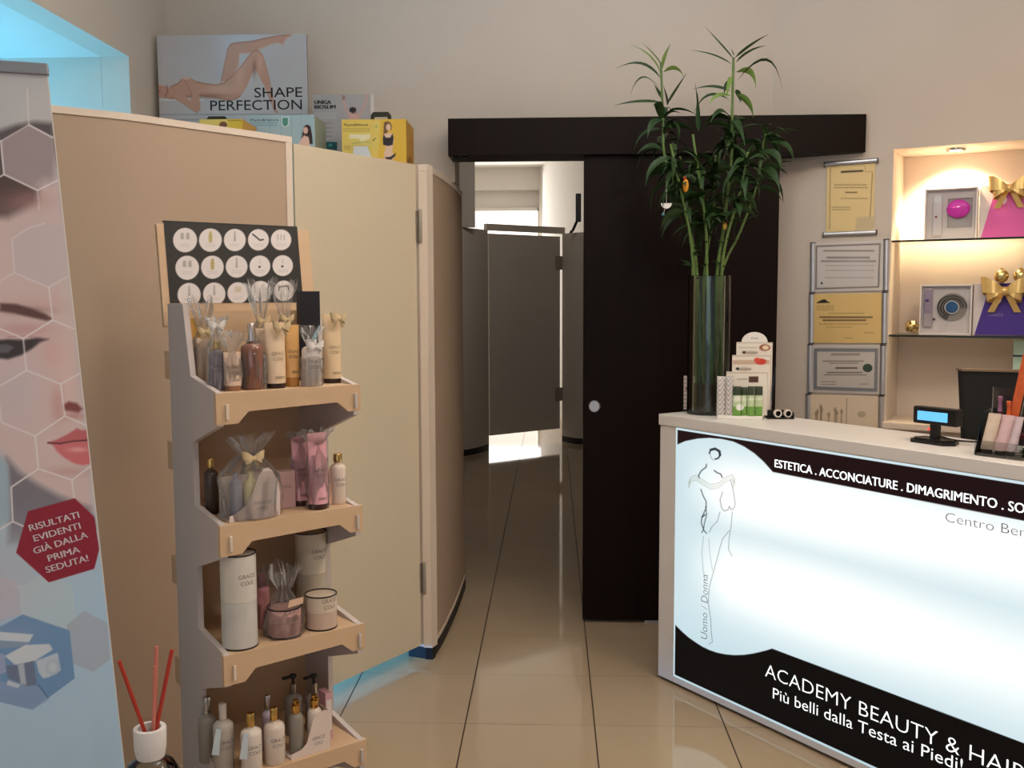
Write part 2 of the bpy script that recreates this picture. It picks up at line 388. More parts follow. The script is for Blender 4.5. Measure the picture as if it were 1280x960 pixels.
DO0 = at_z(367, 179.6, CH); DO1 = at_z(519.3, 205.6, CH)
left = [at_z(x, y, CH) for x, y in ((364, 178.5), (320, 172.2), (240, 161.2), (160, 150.3), (62, 140.2))]
ld = left[-1]-left[-2]; ld /= np.linalg.norm(ld); left.append(left[-1] + ld*.66)
LP = spline(left[::-1], 6)                                        # travels left to right as seen
cw = thing('cabin_wall', 'brown beige cabin wall with pale edging behind the tall beauty banner', 'partition wall', (*left[2][:2], 0))
ribbon(MB(), LP, 0, CH, .034).build('panel', BEIGE, cw, True)
ribbon(MB(), LP, CH-.0005, CH+.02, .042, .004).build('top_edging', TRIMW, cw, True)
ribbon(MB(), cut(LP, 99, 0) if False else cut(LP, max(0, sum(np.linalg.norm(np.array(LP[i+1][:2])-np.array(LP[i][:2])) for i in range(len(LP)-1))-.026), 0), .05, CH-.001, .042, .004).build('side_edging', TRIMW, cw, True)

dr = thing('cabin_door', 'flush cream cabin door on two hinges beside the curved wall', 'door', (*DO0[:2], .06))
ribbon(MB(), [DO0, DO1], .06, CH, .034).build('leaf', CREAM, dr, True)
dv = (DO1-DO0); dv[2] = 0; dv /= np.linalg.norm(dv); dn_ = np.array([dv[1], -dv[0], 0])
for yc in (283, 723):
    zc = z_at(521, yc, DO1); h = MB(); c0 = DO1 + dv*.012 + dn_*.012; c0[2] = 0
    h.lathe([(.008, -.068), (.009, -.066), (.009, .066), (.008, .068)], 12, c=(c0[0], c0[1], zc))
    for k in range(4): h.lathe([(.0096, -.003), (.0096, .003)], 12, c=(c0[0], c0[1], zc-.04+.0267*k))
    ribbon(h, [DO1 - dv*.004, DO1 + dv*.012], zc-.062, zc+.062, .002, .0025)
    h.build('hinge', STEEL, dr, True)
cu = spline([PKp, (-.479, 4.122), (-.466, 4.34), (-.455, 4.63), (-.451, 4.974)], 8)
vx = thing('curved_cabin_wall', 'curved beige cabin wall with pale corner post beside the open doorway', 'partition wall', (*PKp, 0))
pd = np.array(PKp)-np.array(PLp); pd /= np.linalg.norm(pd); pn = np.array([-pd[1], pd[0]])
q = [np.array(PLp), np.array(PKp), np.array(PKp)+pn*.05, np.array(PLp)+pn*.05+pd*.012]
MB().prism([tuple(p) for p in q], .05, CH, ax='xy').build('corner_post', TRIMW, vx, True)
ribbon(MB(), cut(cu, .03, 0), .068, CH-.026, .03, -.003).build('panel', BEIGE, vx, True)
ribbon(MB(), cut(cu, .0, 0), CH-.0255, CH, .036).build('top_edging', TRIMW, vx, True)
ribbon(MB(), cut(cu, .0, 0), .0505, .0675, .036).build('bottom_edging', TRIMW, vx, True)
ribbon(MB(), cut(cu, .001, .029), .068, CH-.026, .036).build('side_edging', TRIMW, vx, True)
k = MB(); ribbon(k, [PLp, PKp], 0, .05, .03); ribbon(k, cu, 0, .05, .03, .002); k.build('skirting', SKIRT, vx, True)
rf = thing('cabin_roof', 'flat cabin top board carrying the posters and yellow boxes', 'board', (-1.1, 4.0, CH-.04))
MB().prism([(-1.79, 4.61), (-.50, 4.61), (-.51, 4.12), (-.60, 4.03), (-.66, 3.95), (-.97, 3.53), (-1.2, 3.27), (-1.5, 3.27), (-1.92, 3.27), (-1.92, 4.19), (-1.79, 4.19)], CH-.035, CH-.001, ax='xy').build('board', TRIMW, rf, True)  # left end stretched out of view to keep blue lamp light off the posters

# the farther cabin at the end of the corridor
F0, F1 = np.array([-.612, 9.62]), np.array([.088, 10.18]); fdv = (F1-F0)/np.linalg.norm(F1-F0)
fx = thing('cubicle_partition', 'grey cubicle front standing at the end of the dark corridor', 'partition wall', (-.72, 9.25, 0))
fc = spline([(-.86, 9.20), (-.79, 9.27), (-.70, 9.42), (-.625, 9.61)], 5)
ribbon(MB(), fc, .06, 2.16, .05).build('panel', GREYP, fx, True)
ribbon(MB(), fc, 0, .06, .045).build('skirting', SKIRT, fx, True)
rp = [F1 + fdv*.022, (.24, 10.02), (.36, 9.98)]
ribbon(MB(), rp, .06, 2.16, .05).build('panel', GREYP, fx, True)
ribbon(MB(), rp, 0, .06, .045).build('skirting', SKIRT, fx, True)
ribbon(MB(), [F0-fdv*.03, F1+fdv*.06], 2.16, 2.225, .05).build('top_rail', GREYP, fx, True)
MB().box((-.86, 9.2, 2.16), (-.72, 9.26, 3.3)).build('post', GREYP, fx, True)
fd = thing('cubicle_door', 'grey cubicle door with a bright gap beneath at the corridor end', 'door', (*F0, .14))
ribbon(MB(), [F0, F1 - fdv*.004], .14, 2.13, .035, -.004).build('leaf', GREYP, fd, True)
for z in (.5, 1.86): ribbon(MB(), [F1-fdv*.07, F1+fdv*.035], z-.07, z+.07, .004, .006).build('hinge', STEEL, fd, True)
cl = thing('door_closer', 'small black door closer arm against the bright opening', 'door closer', at_y(722, 262, 9.9))
c = at_y(722, 262, 9.9); MB().box(c + [-.02, 0, -.12], c + [.035, .05, .16], .006).build('body', BLACKP, cl, True)
MB().tube([c + [-.005, .02, -.11], c + [-.045, .02, -.2], c + [-.075, .02, -.23]], .014).build('arm', BLACKP, cl, True)

# ================================================================== the reception counter with the backlit sign
C0 = np.array([.419, 3.779, 0]); CD = np.array([.585, -.811, 0]); CI = np.array([.811, .585, 0]); UP = np.array([0, 0, 1.])
CRZ = math.atan2(CD[1], CD[0]); CT = 1.053
MC = Matrix.Translation(C0) @ Matrix.Rotation(CRZ, 4, 'Z')
def cpt(x, y, dep=0): return on(x, y, C0 + CI*dep, CI)              # point on the upright plane dep metres behind the counter front
LAM = noisy('white_laminate', (226, 220, 214), (220, 214, 208), 3, .3)
co = thing('reception_counter', 'white reception counter with glowing backlit salon sign on its front', 'counter', C0, CRZ)
k = MB(); k.box((.0, 0, .012), (.088, .30, 1.01), .002); k.box((.0885, .03, .012), (1.88, .30, 1.0)); k.box((1.88, 0, .012), (1.98, .30, 1.01), .002)
k.box((.0885, 0, .012), (1.8795, .03, .036), .002); k.build('body', LAM, co)
MB().box((-.004, -.006, 1.0105), (1.99, .33, CT), .003).build('top', LAM, co)
MB().box((.3, .301, .72), (1.95, .85, .75), .003).build('lower_desk', LAM, co)
for x in (.31, 1.9): MB().box((x, .32, 0), (x+.03, .83, .72)).build('desk_side', LAM, co)
SX0, SX1, SZ0, SZ1 = .0895, 1.879, .0375, 1.009
def sign_paint(p):
    d = p.P - C0; t = d @ CD; z = d[:, 2]; g = lambda a, s: np.exp(-(a/s)**2)
    side = np.clip((t-.12)/.25, 0, 1); tube = np.maximum(g(z-.81, .115)*(.75+.25*g(t-.7, .5)), g(z-.50, .135)*(.6+.4*g(t-.75, .45)))*side
    w = np.clip(.42 + .76*tube - .14*np.clip((.34-z)/.3, 0, 1), 0, 1)[:, None]
    p.c = np.array([164, 198, 212])*(1-w) + np.array([268, 270, 266])*w
    ink = (40, 48, 55)
    def s3(pts, wd, al): p.line([(820+x/3, 500+y/3) for x, y in pts], wd, ink, al)
    s3([(200, 200), (205, 187), (220, 181), (236, 189), (241, 205), (234, 218), (222, 222)], 1.8, .95); s3([(205, 187), (222, 183), (238, 193), (240, 207)], 3, .9)
    s3([(202, 200), (206, 215), (215, 226)], .7, .5)
    s3([(189, 241), (188, 252), (170, 265), (160, 282), (162, 292)], 1.3, .85); s3([(218, 264), (228, 272), (243, 278), (248, 290)], 1.4, .85)
    for dy, al in ((0, .45), (9, .35), (17, .4)): p.line([(820+x/3, 500+(y+dy)/3) for x, y in ((122, 312), (130, 290), (150, 282), (175, 300), (205, 318), (235, 312), (262, 290), (285, 280), (296, 296), (288, 312))], .8, (110, 105, 80), al)
    s3([(168, 335), (178, 362), (188, 380), (188, 405), (172, 440), (170, 462), (180, 490), (190, 500)], 1.2, .8); s3([(186, 400), (190, 430), (182, 460), (178, 485), (172, 497)], 1.1, .75); s3([(172, 440), (184, 430)], 1.6, .8)
    s3([(250, 345), (240, 375), (246, 405), (256, 416), (270, 412), (276, 398)], .9, .55); s3([(276, 400), (282, 412), (292, 405), (297, 390), (290, 340), (280, 300)], .9, .5)
    s3([(240, 420), (230, 455), (210, 475), (200, 495)], .8, .5); s3([(286, 420), (282, 470), (274, 520), (272, 560), (285, 585)], .8, .45)
    s3([(275, 490), (250, 520), (238, 560), (228, 600), (214, 650), (200, 700), (196, 760), (205, 820), (208, 880), (212, 908), (198, 915)], .8, .45)
    s3([(178, 510), (172, 570), (176, 630), (184, 680)], .7, .35); s3([(198, 520), (202, 580), (212, 640)], .7, .3)
    blk, top = (6, 5, 6), (30, 14, 16)
    T = [(842.6, 558.5), (848, 555), (856.7, 551.3), (872, 548.2), (886.7, 547.3), (902, 548.6), (916.7, 551.9), (930, 558), (943.3, 566.9), (955, 577.5), (966, 590), (1280, 651), (1420, 678.5), (1600, 714), (1600, 400), (842, 400)]
    B = [(838, 773), (845, 782), (853, 790), (861, 797), (870, 803.3), (878, 808.4), (887, 812.7), (897, 816), (907, 818), (918, 819), (930, 818.6), (941, 817), (950, 815), (958, 813), (965, 810.7), (1280, 929), (1450, 992), (1700, 1085), (1700, 1400), (820, 1400)]
    inz = (t > SX0+.008) & (t < SX1-.008) & (z > SZ0+.007) & (z < SZ1-.007)
    for poly, c in ((T, top), (B, blk)):
        a = np.clip(.5 - p.sd(poly)/.9, 0, 1)*inz; p.blend(a, c)
us = steps(SX0, .40, .0022) + steps(.402, 1.46, .0032)[0:] + steps(1.47, SX1, .02); vs = steps(SZ0, SZ1, .0022)
SIGN = print_mat('backlit_sign', .25, 1.0); SIGN.node_tree.nodes['Principled BSDF'].inputs['Specular IOR Level'].default_value = .12; SIGN.node_tree.nodes['Principled BSDF'].inputs['Base Color'].default_value = (.004, .004, .004, 1)
sp = sheet('sign_panel', C0 - CI*.001, CD, UP, us, vs, sign_paint, SIGN, co)
GLOW = mat('lit_letters', (238, 244, 246), .3, emit=.95); INK = mat('sign_ink', (60, 66, 70), .4); INKL = mat('sign_ink_grey', (96, 104, 108), .4)
def sgn(mb, s, a, b, cap_px, weight=0, mi=0, full=None):
    """text whose start sits at pixel a and whose end (or the end of its first part 'full') at pixel b on the sign plane"""
    A, B = cpt(*a, -.002), cpt(*b, -.002)
    if full:
        k = glyphs(s, weight)[3]/glyphs(full, weight)[3]; B = A + (B-A)*k
    h = z_at(a[0], a[1]-cap_px, A) - A[2]; write(mb, s, A, B, UP, h, mi, weight)
k = MB()
for sh_ in (-.25, .35): sgn(k, 'ESTETICA . ACCONCIATURE . DIMAGRIMENTO . SOLARIUM', (968.4+sh_, 583.8+sh_*.18), (1246+sh_, 635.6+sh_*.18), 10.3, 0, full='ESTETICA . ACCONCIATURE . DIMAGRIMENTO')
sgn(k, 'ACADEMY BEAUTY & HAIR', (956.4, 845.2), (1171.7, 933.6), 17.3, -.012, full='ACADEMY BEAUTY')
sgn(k, 'Più belli dalla Testa ai Piedi!', (966, 872.7), (1203, 965), 14.2, -.004)
k.build('lettering', GLOW, sp, True)
k = MB(); sgn(k, 'Centro Benessere', (1181.7, 651.8), (1283, 672), 12.5, -.018, full='Centro Ben'); k.build('grey_lettering', INKL, sp, True)
k = MB(); A, B = cpt(884, 800, -.002), cpt(885, 719, -.002); write(k, 'Uomo / Donna', A, B, -CD, .037, 0, -.015); k.build('upright_lettering', INKL, sp, True)

# ------------------------------------------------------------------ vase with the lucky bamboo
VC = np.array([.602, 3.79, CT]); VH = .528
GLASS = film('clear_glass', (228, 236, 230), 1.35, .05, .035); WATER = film('murky_water', (150, 140, 110), 1.2, .05, .02)
va = thing('glass_vase', 'tall clear glass cylinder vase on the counter corner', 'vase', VC)
MB().lathe([(1e-5, .0), (.079, 0), (.0805, .006), (.0805, VH), (.0785, VH+.002), (.0765, VH), (.0765, .014), (1e-5, .012)], 48, ).build('glass', GLASS, va)
MB().lathe([(1e-5, .015), (.075, .015), (.075, .115), (1e-5, .115)], 40).build('water', mat('vase_gravel', (74, 52, 34), .7), va)
bp = thing('bamboo_plant', 'bushy lucky bamboo plant growing out of the glass vase', 'plant', VC + [0, 0, .116])
STEM = noisy('bamboo_stem', (112, 138, 74), (72, 98, 50), 20, .45); LEAF = noisy('bamboo_leaf', (46, 70, 34), (28, 50, 24), 12, .45, spec=.3); LEAFL = noisy('young_bamboo_leaf', (122, 148, 72), (90, 122, 54), 12, .4)
def wpt(x, y, dy=0): return at_y(x, y, 3.79+dy)
rnd = random.Random(3)
def stem_path(base, pts):
    return spline([np.array(base)] + [np.array(p) for p in pts], 5)
def stem(path, r0, r1, name='stem'):
    k = MB(); n = len(path); L = [0]
    for i in range(1, n): L.append(L[-1] + np.linalg.norm(path[i]-path[i-1]))
    m_ = int(L[-1]/.02)+2; pts = [[np.interp(t, L, [p[j] for p in path]) for j in range(3)] for t in np.linspace(0, L[-1], m_)]
    rs = [(r0 + (r1-r0)*i/m_)*(1.16 if i % 4 == 0 else 1) for i in range(m_)]
    k.tube(pts, rs, 8); return k.build(name, STEM, bp, True)
def leaf(mb, a, b, w, droop=.15, roll=0, mi=0):
    a = np.array(a, float); b = np.array(b, float); d = b-a; L = np.linalg.norm(d); t = d/L
    s = np.cross(t, [0, 0, 1.]); s = s/np.linalg.norm(s) if np.linalg.norm(s) > .2 else np.array([1, 0, 0.])
    u = np.cross(s, t); s2 = s*math.cos(roll) + u*math.sin(roll); nn = np.cross(s2, t)
    rows = []
    for i in range(9):
        q = i/8; c = a + d*q + u*(L*droop*4*q*(1-q)); wd = w*.5*(math.sin(PI*min(q*1.06, 1)**.62)**.9 if 0 < q < 1 else .02) + .0006
        rows.append([c - s2*wd + nn*wd*.35, c, c + s2*wd + nn*wd*.35])
    v = [p for r in rows for p in r]; f = []
    for i in range(8):
        for j in range(2): f.append((i*3+j, i*3+j+1, (i+1)*3+j+1, (i+1)*3+j))
    mb.add(v, f, mi, True)
VB = VC + [0, 0, .118]
def at_pt(path, q): return path[min(int(q*(len(path)-1)), len(path)-1)]
specs = [  # base offset, way points (pixel, depth) of each cane, thickness
    ((-.035, .01), [(872, 350, .0), (858, 270, .02), (832, 200, .0), (829, 150, 0), (826, 78, 0)], .0075),
    ((.01, -.03), [(884, 350, -.02), (882, 280, -.04), (872, 210, -.05), (866, 168, -.05)], .0075),
    ((.04, .02), [(896, 350, .02), (905, 280, .03), (914, 200, .02), (915, 150, 0), (917, 72, 0)], .008),
    ((.02, .04), [(900, 350, .04), (925, 290, .06), (945, 235, .04), (954, 180, .02), (957, 168, 0)], .0065),
    ((-.02, -.02), [(868, 350, -.03), (862, 290, -.06), (848, 225, -.08), (838, 180, -.09)], .007),
    ((-.01, .045), [(880, 350, .05), (890, 280, .08), (893, 230, .1), (895, 185, .1)], .007),
    ((.045, -.02), [(902, 350, -.03), (908, 300, -.06), (925, 240, -.08), (935, 190, -.08)], .007),
    ((-.045, -.01), [(866, 350, .01), (866, 300, .05), (856, 240, .07), (850, 195, .07)], .0065)]
paths = []
for off, way, r in specs:
    pth = stem_path(VB + [off[0], off[1], 0], [wpt(*w) for w in way]); paths.append(pth)
    st = stem(pth, r, r*.55)
    lf = MB(); top = pth[-1]
    for i in range(36):                                            # crowding side leaves along the upper cane
        q = rnd.uniform(.50, .84) if r > .0074 else rnd.uniform(.60, 1); p = at_pt(pth, q); an = rnd.uniform(0, 2*PI); L = rnd.uniform(.08, .17)
        tip = p + [math.cos(an)*L*.75, math.sin(an)*L*.7, rnd.uniform(-.12, .06)]
        leaf(lf, p, tip, rnd.uniform(.018, .034), rnd.uniform(.1, .32), rnd.uniform(-1, 1), 0)
    for i in range(12):                                             # small shoots lower down
        q = rnd.uniform(.26, .66); p = at_pt(pth, q); an = rnd.uniform(0, 2*PI); L = rnd.uniform(.03, .06)
        leaf(lf, p, p + [math.cos(an)*L, math.sin(an)*L, rnd.uniform(-.01, .04)], .010, .1, rnd.uniform(-.6, .6), 0)
    lf.build('leaves', [LEAF, LEAFL], st, True)
tops = [(828, 84, 801, 53, .022, .05, 1), (828, 86, 838, 55, .026, .03, 1), (826, 92, 788, 56, .012, .12, 1), (826, 98, 770, 86, .013, .22, 0), (829, 90, 855, 96, .016, .3, 1), (825, 112, 788, 118, .012, .45, 0),
        (834, 130, 858, 92, .012, .0, 0), (826, 128, 768, 132, .014, .05, 0), (828, 124, 818, 106, .016, .0, 0), (834, 132, 829, 106, .022, .02, 0), (836, 138, 872, 145, .014, .1, 0),
        (917, 74, 881, 33, .013, .0, 0), (919, 72, 960, 43, .012, .03, 0), (920, 78, 957, 57, .013, .08, 0), (914, 80, 863, 63, .012, .06, 0), (920, 90, 945, 110, .024, .35, 1), (922, 100, 978, 112, .011, .55, 0),
        (914, 96, 908, 122, .018, .1, 1), (916, 68, 914, 60, .020, .0, 1), (913, 114, 866, 112, .014, .1, 0), (914, 120, 884, 134, .016, .2, 1), (912, 125, 868, 140, .016, .3, 0), (920, 112, 926, 128, .018, .1, 0), (921, 118, 942, 148, .030, .12, 1), (914, 100, 905, 118, .020, .1, 0),
        (874, 165, 872, 116, .020, .0, 0), (876, 160, 869, 104, .010, .05, 0), (905, 140, 890, 145, .014, .2, 0), (955, 178, 1005, 166, .015, .18, 0), (957, 182, 968, 178, .016, .1, 0), (956, 176, 946, 146, .022, .0, 0), (958, 205, 982, 208, .010, .02, 0)]
lf = MB()
for x0, y0, x1, y1, w, dr_, mi in tops:
    leaf(lf, wpt(x0, y0, rnd.uniform(-.01, .01)), wpt(x1, y1, rnd.uniform(-.06, .03)), w, dr_, rnd.uniform(.5, 1.1), mi)
lf.build('tip_leaves', [LEAF, LEAFL], bp, True)
# small trinkets clipped among the leaves
o = thing('leaf_ornament', 'orange and yellow bird ornament clipped among bamboo leaves', 'ornament', wpt(857, 231, -.1))
c = wpt(857, 232, -.1); MB().ball(c, .013, sq=(.9, .9, 1.9)).build('body', mat('orange_felt', (222, 150, 40), .6), o, True); MB().ball(c + [-.004, -.002, .026], .007).build('head', mat('red_felt', (150, 50, 24), .6), o, True)
o = thing('hanging_tag', 'white half round tag with blue bead hanging in the bamboo', 'ornament', wpt(832, 254, -.1))
c = wpt(833, 254, -.1); MB().prism([(.02*math.cos(a), .02*math.sin(a)) for a in np.linspace(-PI, 0, 12)], -.0015, .0015, M=Matrix.Translation(c)).build('tag', WHITEP, o, True)
MB().ball(wpt(829, 268, -.1), .0065).build('bead', mat('teal_bead', (70, 120, 130), .2), o, True); MB().tube([c + [0, 0, .05], c, wpt(829, 268, -.1)], .0008).build('thread', WHITEP, o, True)
o = thing('leaf_ornament', 'small yellow trinket low among the bamboo canes', 'ornament', wpt(906, 282, -.05))
MB().ball(wpt(906, 283, -.05), .009, sq=(1, 1, 1.4)).build('body', mat('yellow_felt', (200, 160, 60), .6), o, True); MB().ball(wpt(907, 279, -.055), .005).build('tip', mat('orange_tip', (190, 90, 40), .6), o, True)
lz = wpt(862, 492, .12)

# ------------------------------------------------------------------ sachet display beside the vase
PAPER = print_mat('printed_card', .5); WCARD = mat('white_card', (232, 226, 218), .55)
lq = thing('leaflet', 'narrow pink and white leaflet standing behind the glass vase', 'leaflet', (.555, 3.93, CT))
sheet('card', (.527, 3.925, CT), (1, 0, 0), (0, .04, 1), steps(0, .056, .003), steps(0, .135, .003), lambda p: p.rows(850, 870, range(474, 512, 5), 1.4, (150, 110, 110), .5) and p.oval(862, 486, 5, 3, (150, 60, 60)), PAPER, lq, (226, 214, 208))
MB().box((.54, 3.932, CT), (.57, 3.972, CT+.004)).build('foot', WCARD, lq, True)
DXo = at_z(896, 523.5, CT); dd = at_z(953, 525.5, CT) - DXo; dd[2] = 0; DWD = np.linalg.norm(dd); drz = math.atan2(dd[1], dd[0])
ds = thing('sachet_display', 'stepped white card display of beauty sachets beside the vase', 'display box', DXo, drz)
MDs = Matrix.Translation(DXo) @ Matrix.Rotation(drz, 4, 'Z'); U_ = np.array([math.cos(drz), math.sin(drz), 0]); I_ = np.array([-U_[1], U_[0], 0])
def dpx(x, y, dep): return on(x, y, DXo + I_*dep, I_)
MB().box((.0, .0, 0), (DWD, .13, .012), .002).build('tray', WCARD, ds)
cards = [(.125, 919, 966, 428, 524, True), (.095, 914, 964, 444.5, 524, False), (.06, 907, 960, 465.5, 524, False)]
def pill(p, x, y): p.oval(x, y, 10, 2.8, (196, 180, 162), .8); p.oval(x-8, y-.6, 2.2, 1.7, (30, 28, 24)); p.rows(x-5, x+8, [y], 1, (96, 84, 72), .8)
for dep, x0, x1, y0, y1, arch in cards:
    a = dpx(x0, y1, dep); e = dpx(x1, y0, dep); w = (e-a) @ U_; h = e[2]-CT-.012; a[2] = CT+.012
    def pc(p, y0=y0, x0=x0, x1=x1, arch=arch):
        xm = (x0+x1)/2
        p.line([(x0+.3, 540), (x0+.3, y0+.5), (x1-.3, y0+.5), (x1-.3, 540)], 1.1, (176, 156, 138), .8)
        if arch: pill(p, 938, 441); p.oval(956, 434.5, 7, 4.3, (150, 90, 60)); p.oval(957, 434.5, 4, 2.7, (236, 214, 180)); p.rows(924, 946, [434.5], 1.6, (190, 176, 160), .7)
        elif x0 == 914: p.poly([(916, 450), (962, 450), (962, 455.5), (916, 455.5)], (206, 176, 150)); p.oval(951, 452, 7, 4, (206, 60, 40)); p.oval(946.5, 450, 4, 3, (220, 80, 60)); pill(p, 930, 461.5)
        else: p.poly([(936, 470.5), (948, 470.5), (948, 478), (936, 478)], (84, 48, 30)); p.rows(922, 934, [474], 1.4, (150, 134, 118), .7)
    k = sheet('card', a, U_, (0, 0, 1), steps(0, w, .0025), steps(0, h, .0025), pc, PAPER, ds, (232, 222, 208))
    MB().box(a + I_*.0006, a + U_*w + UP*h + I_*.0025) if False else None
    if arch:
        cc = a + U_*w*.5 + UP*h; r = w*.36; g = MB(); nseg = 16
        g.add([cc] + [cc + U_*r*math.cos(t) + UP*r*.8*math.sin(t) for t in np.linspace(0, PI, nseg)], [(0, i, i+1) for i in range(1, nseg)]); g.build('arched_header', WCARD, ds, True)
        t = MB(); write(t, 'Diet', cc - U_*.012 + UP*.012 - I_*.001, cc + U_*.014 + UP*.012 - I_*.001, UP, .007); t.build('lettering', mat('brown_ink', (96, 80, 66), .6), ds, True)
k = MB(); Wd = dpx(956, 524, .02)
k.box((.34*DWD, .12, .012), (DWD*.985, .128, .20), .001); k.build('side_card', WCARD, ds)
def sachet(x0, x1, y0, y1, dep, paint, base, label):
    a = dpx(x0, y1, dep); e = dpx(x1, y0, dep); a[2] = CT+.0125; w = (e-a) @ U_; h = e[2]-a[2]
    s = thing('sachet', label, 'sachet', a, drz, 'sachets in the card display')
    for sg, nm in ((-1, 'front'), (1, 'back')):
        us_, vs_ = steps(0, w, .002), steps(0, h, .002)
        o_ = sheet(nm, a, U_, (0, 0, 1), us_, vs_, paint, PAPER, s, base)
        for v in o_.data.vertices:                                 # pillow shape
            u_, z_ = v.co.x/w, v.co.z/h; v.co.y = sg*.007*(max(0, 4*u_*(1-u_))**.5)*(max(0, 4*z_*(1-z_))**.6)
        o_.data.polygons.foreach_set('use_smooth', [True]*len(o_.data.polygons))
def zig(p):
    for i in range(-8, 14):
        for x0 in (894, 905): p.line([(x0, 474+i*6), (x0+6, 480+i*6+3), (x0+12, 474+i*6)], 1.1, (130, 124, 122), .7)
def green(p):
    p.poly([(915, 482), (957, 482), (957, 494), (915, 494)], (44, 56, 34)); p.poly([(915, 508), (957, 508), (957, 526), (915, 526)], (110, 160, 70))
    p.oval(925, 509, 5, 4, (240, 240, 232)); p.line([(916, 500), (957, 498)], 3, (214, 222, 196)); p.oval(923, 498, 5, 3, (226, 226, 212))
sachet(895.5, 907.5, 470.5, 523.5, .026, zig, (214, 206, 202), 'grey zigzag patterned sachet at the left of the card display')
sachet(906.5, 917, 470, 524, .020, zig, (208, 200, 196), 'narrower zigzag patterned sachet next to the green sachets')
sachet(915.5, 926.5, 483, 525, .014, green, (190, 206, 164), 'green and white sachet directly right of the zigzag ones')
sachet(925.5, 934.5, 484, 525.5, .024, green, (196, 210, 172), 'green sachet in the middle with a pale stripe')
sachet(934, 943, 483, 525.5, .016, green, (186, 202, 160), 'green sachet second from the right edge of the display')
sachet(942.5, 953.5, 483, 526, .026, green, (190, 206, 164), 'green and white sachet at the right edge of the display')
ACR = film('clear_acrylic', (236, 238, 238), 1.3, .05, .04)
ac = thing('acrylic_sign_holder', 'clear upright acrylic sheet just right of the sachet display', 'sign holder', at_z(962, 523, CT))
a = at_z(959, 521, CT); MB().prism([(0, 0), (.012, 0), (.030, .20), (.026, .20)], 0, .003, ax='xz', M=Matrix.Translation(a)).build('plate', ACR, ac, True); MB().box(a + [-.005, 0, 0], a + [.03, .05, .003]).build('foot', ACR, ac, True)
# two pale tape rolls on a dark tray at the counter's back edge
tr = thing('tape_tray', 'small dark tray holding pale tape rolls at the counter back', 'tray', at_z(973, 524, CT))
a = at_z(974, 523.5, CT); k = MB(); k.box(a + [-.045, -.012, 0], a + [.052, .03, .004], .001); k.box(a + [-.045, .026, 0], a + [.052, .03, .03], .001); k.box(a + [.048, -.012, 0], a + [.052, .03, .024], .001); k.build('tray', BLACKP, tr, True)
for i, (x, lab) in enumerate(((-.005, 'pale tape roll lying left in the small dark tray'), (.032, 'pale tape roll lying right in the small dark tray'))):
    c = a + [x, .006, .0195]; o = thing('tape_roll', lab, 'tape', c, 0, 'tape rolls in the dark tray')
    R_ = Matrix.Translation(c) @ Matrix.Rotation(PI/2, 4, 'X') @ Matrix.Rotation(.25, 4, 'Y')
    MB().lathe([(.0100, -.006), (.0150, -.006), (.0150, .006), (.0100, .006), (.0100, -.006)], 28, M=R_).build('roll', mat('tape', (224, 212, 200), .5), o, True)
    MB().lathe([(.0085, -.0062), (.0099, -.0062), (.0099, .0062), (.0085, .0062), (.0085, -.0062)], 28, M=R_).build('core', BLACKP, o, True)

# ------------------------------------------------------------------ customer display, monitor, acrylic holder
pb = at_z(1170, 554, CT); pl = thing('customer_display', 'small black pole display with a lit blue screen on the counter', 'display', pb, CRZ)
pdp = (pb-C0) @ CI
def lp(x, y, off=0):                                                # pixel -> local x, z on the display's own plane
    P = cpt(x, y, pdp+off) - pb; return P @ CD, P[2]
k = MB(); x0 = lp(1141, 548)[0]; x1 = lp(1198, 556)[0]
k.prism([(x0, -.012), (x0+.02, -.04), (x1-.025, -.045), (x1, -.015), (x1-.02, .035), (x0+.02, .035)], .0005, .010, ax='xy'); k.prism([(x0+.012, -.010), (x0+.026, -.032), (x1-.03, -.036), (x1-.012, -.012), (x1-.026, .028), (x0+.026, .028)], .010, .015, ax='xy'); k.build('base', BLACKP, pl)
hx0, hz1 = lp(1142, 507, -.01); hx1, hz0 = lp(1196, 534.5, -.01); xm = lp(1169, 545)[0]
MB().box((xm-.013, -.011, .012), (xm+.013, .011, hz0+.02), .003).build('stem', BLACKP, pl)
hd = MB().box((hx0, -.012, hz0), (hx1, .022, hz1), .004).build('head', BLACKP, pl)
sx0, sz1 = lp(1147, 513, -.013); sx1, sz0 = lp(1184, 528.6, -.013)
MB().box((sx0, -.0135, sz0), (sx1, -.0122, sz1)).build('screen', mat('lit_blue_screen', (96, 178, 236), .3, emit=.85), hd)
lx, lz_ = lp(1164, 536); MB().ball((lx, -.0125, lz_), .004).build('red_led', mat('red_led', (255, 70, 60), .3, emit=1.2), pl)
e = pb; MB().tube(spline([(xm+.01, .012, .02), (xm+.05, .03, .012), (xm+.09, .06, .010), (xm+.12, .12, .006), (xm+.13, .165, .004)], 5), .003).build('cable', BLACKP, pl)
mb_ = at_y(1207, 553, 3.16); mo = thing('monitor', 'black monitor seen from behind at the right end of the counter', 'monitor', (1.52, 3.16, .752))
a = at_y(1207, 553, 3.16); t = at_y(1202, 463, 3.16); mwid = .44; dx = t[0]-a[0]
MB().prism([(a[0], a[2]-.03), (a[0]+mwid, a[2]-.03), (a[0]+mwid-dx*0, t[2]-.01), (t[0], t[2])], 3.155, 3.19).build('back', mat('matt_black_shell', (10, 12, 11), .6), mo, True)
MB().prism([(t[0]-.002, t[2]-.0015), (a[0]+mwid, t[2]-.0115), (a[0]+mwid, t[2]-.0055), (t[0]-.002, t[2]+.005)], 3.15, 3.20).build('top_edge', mat('bronze_edge', (120, 100, 80), .4), mo, True)
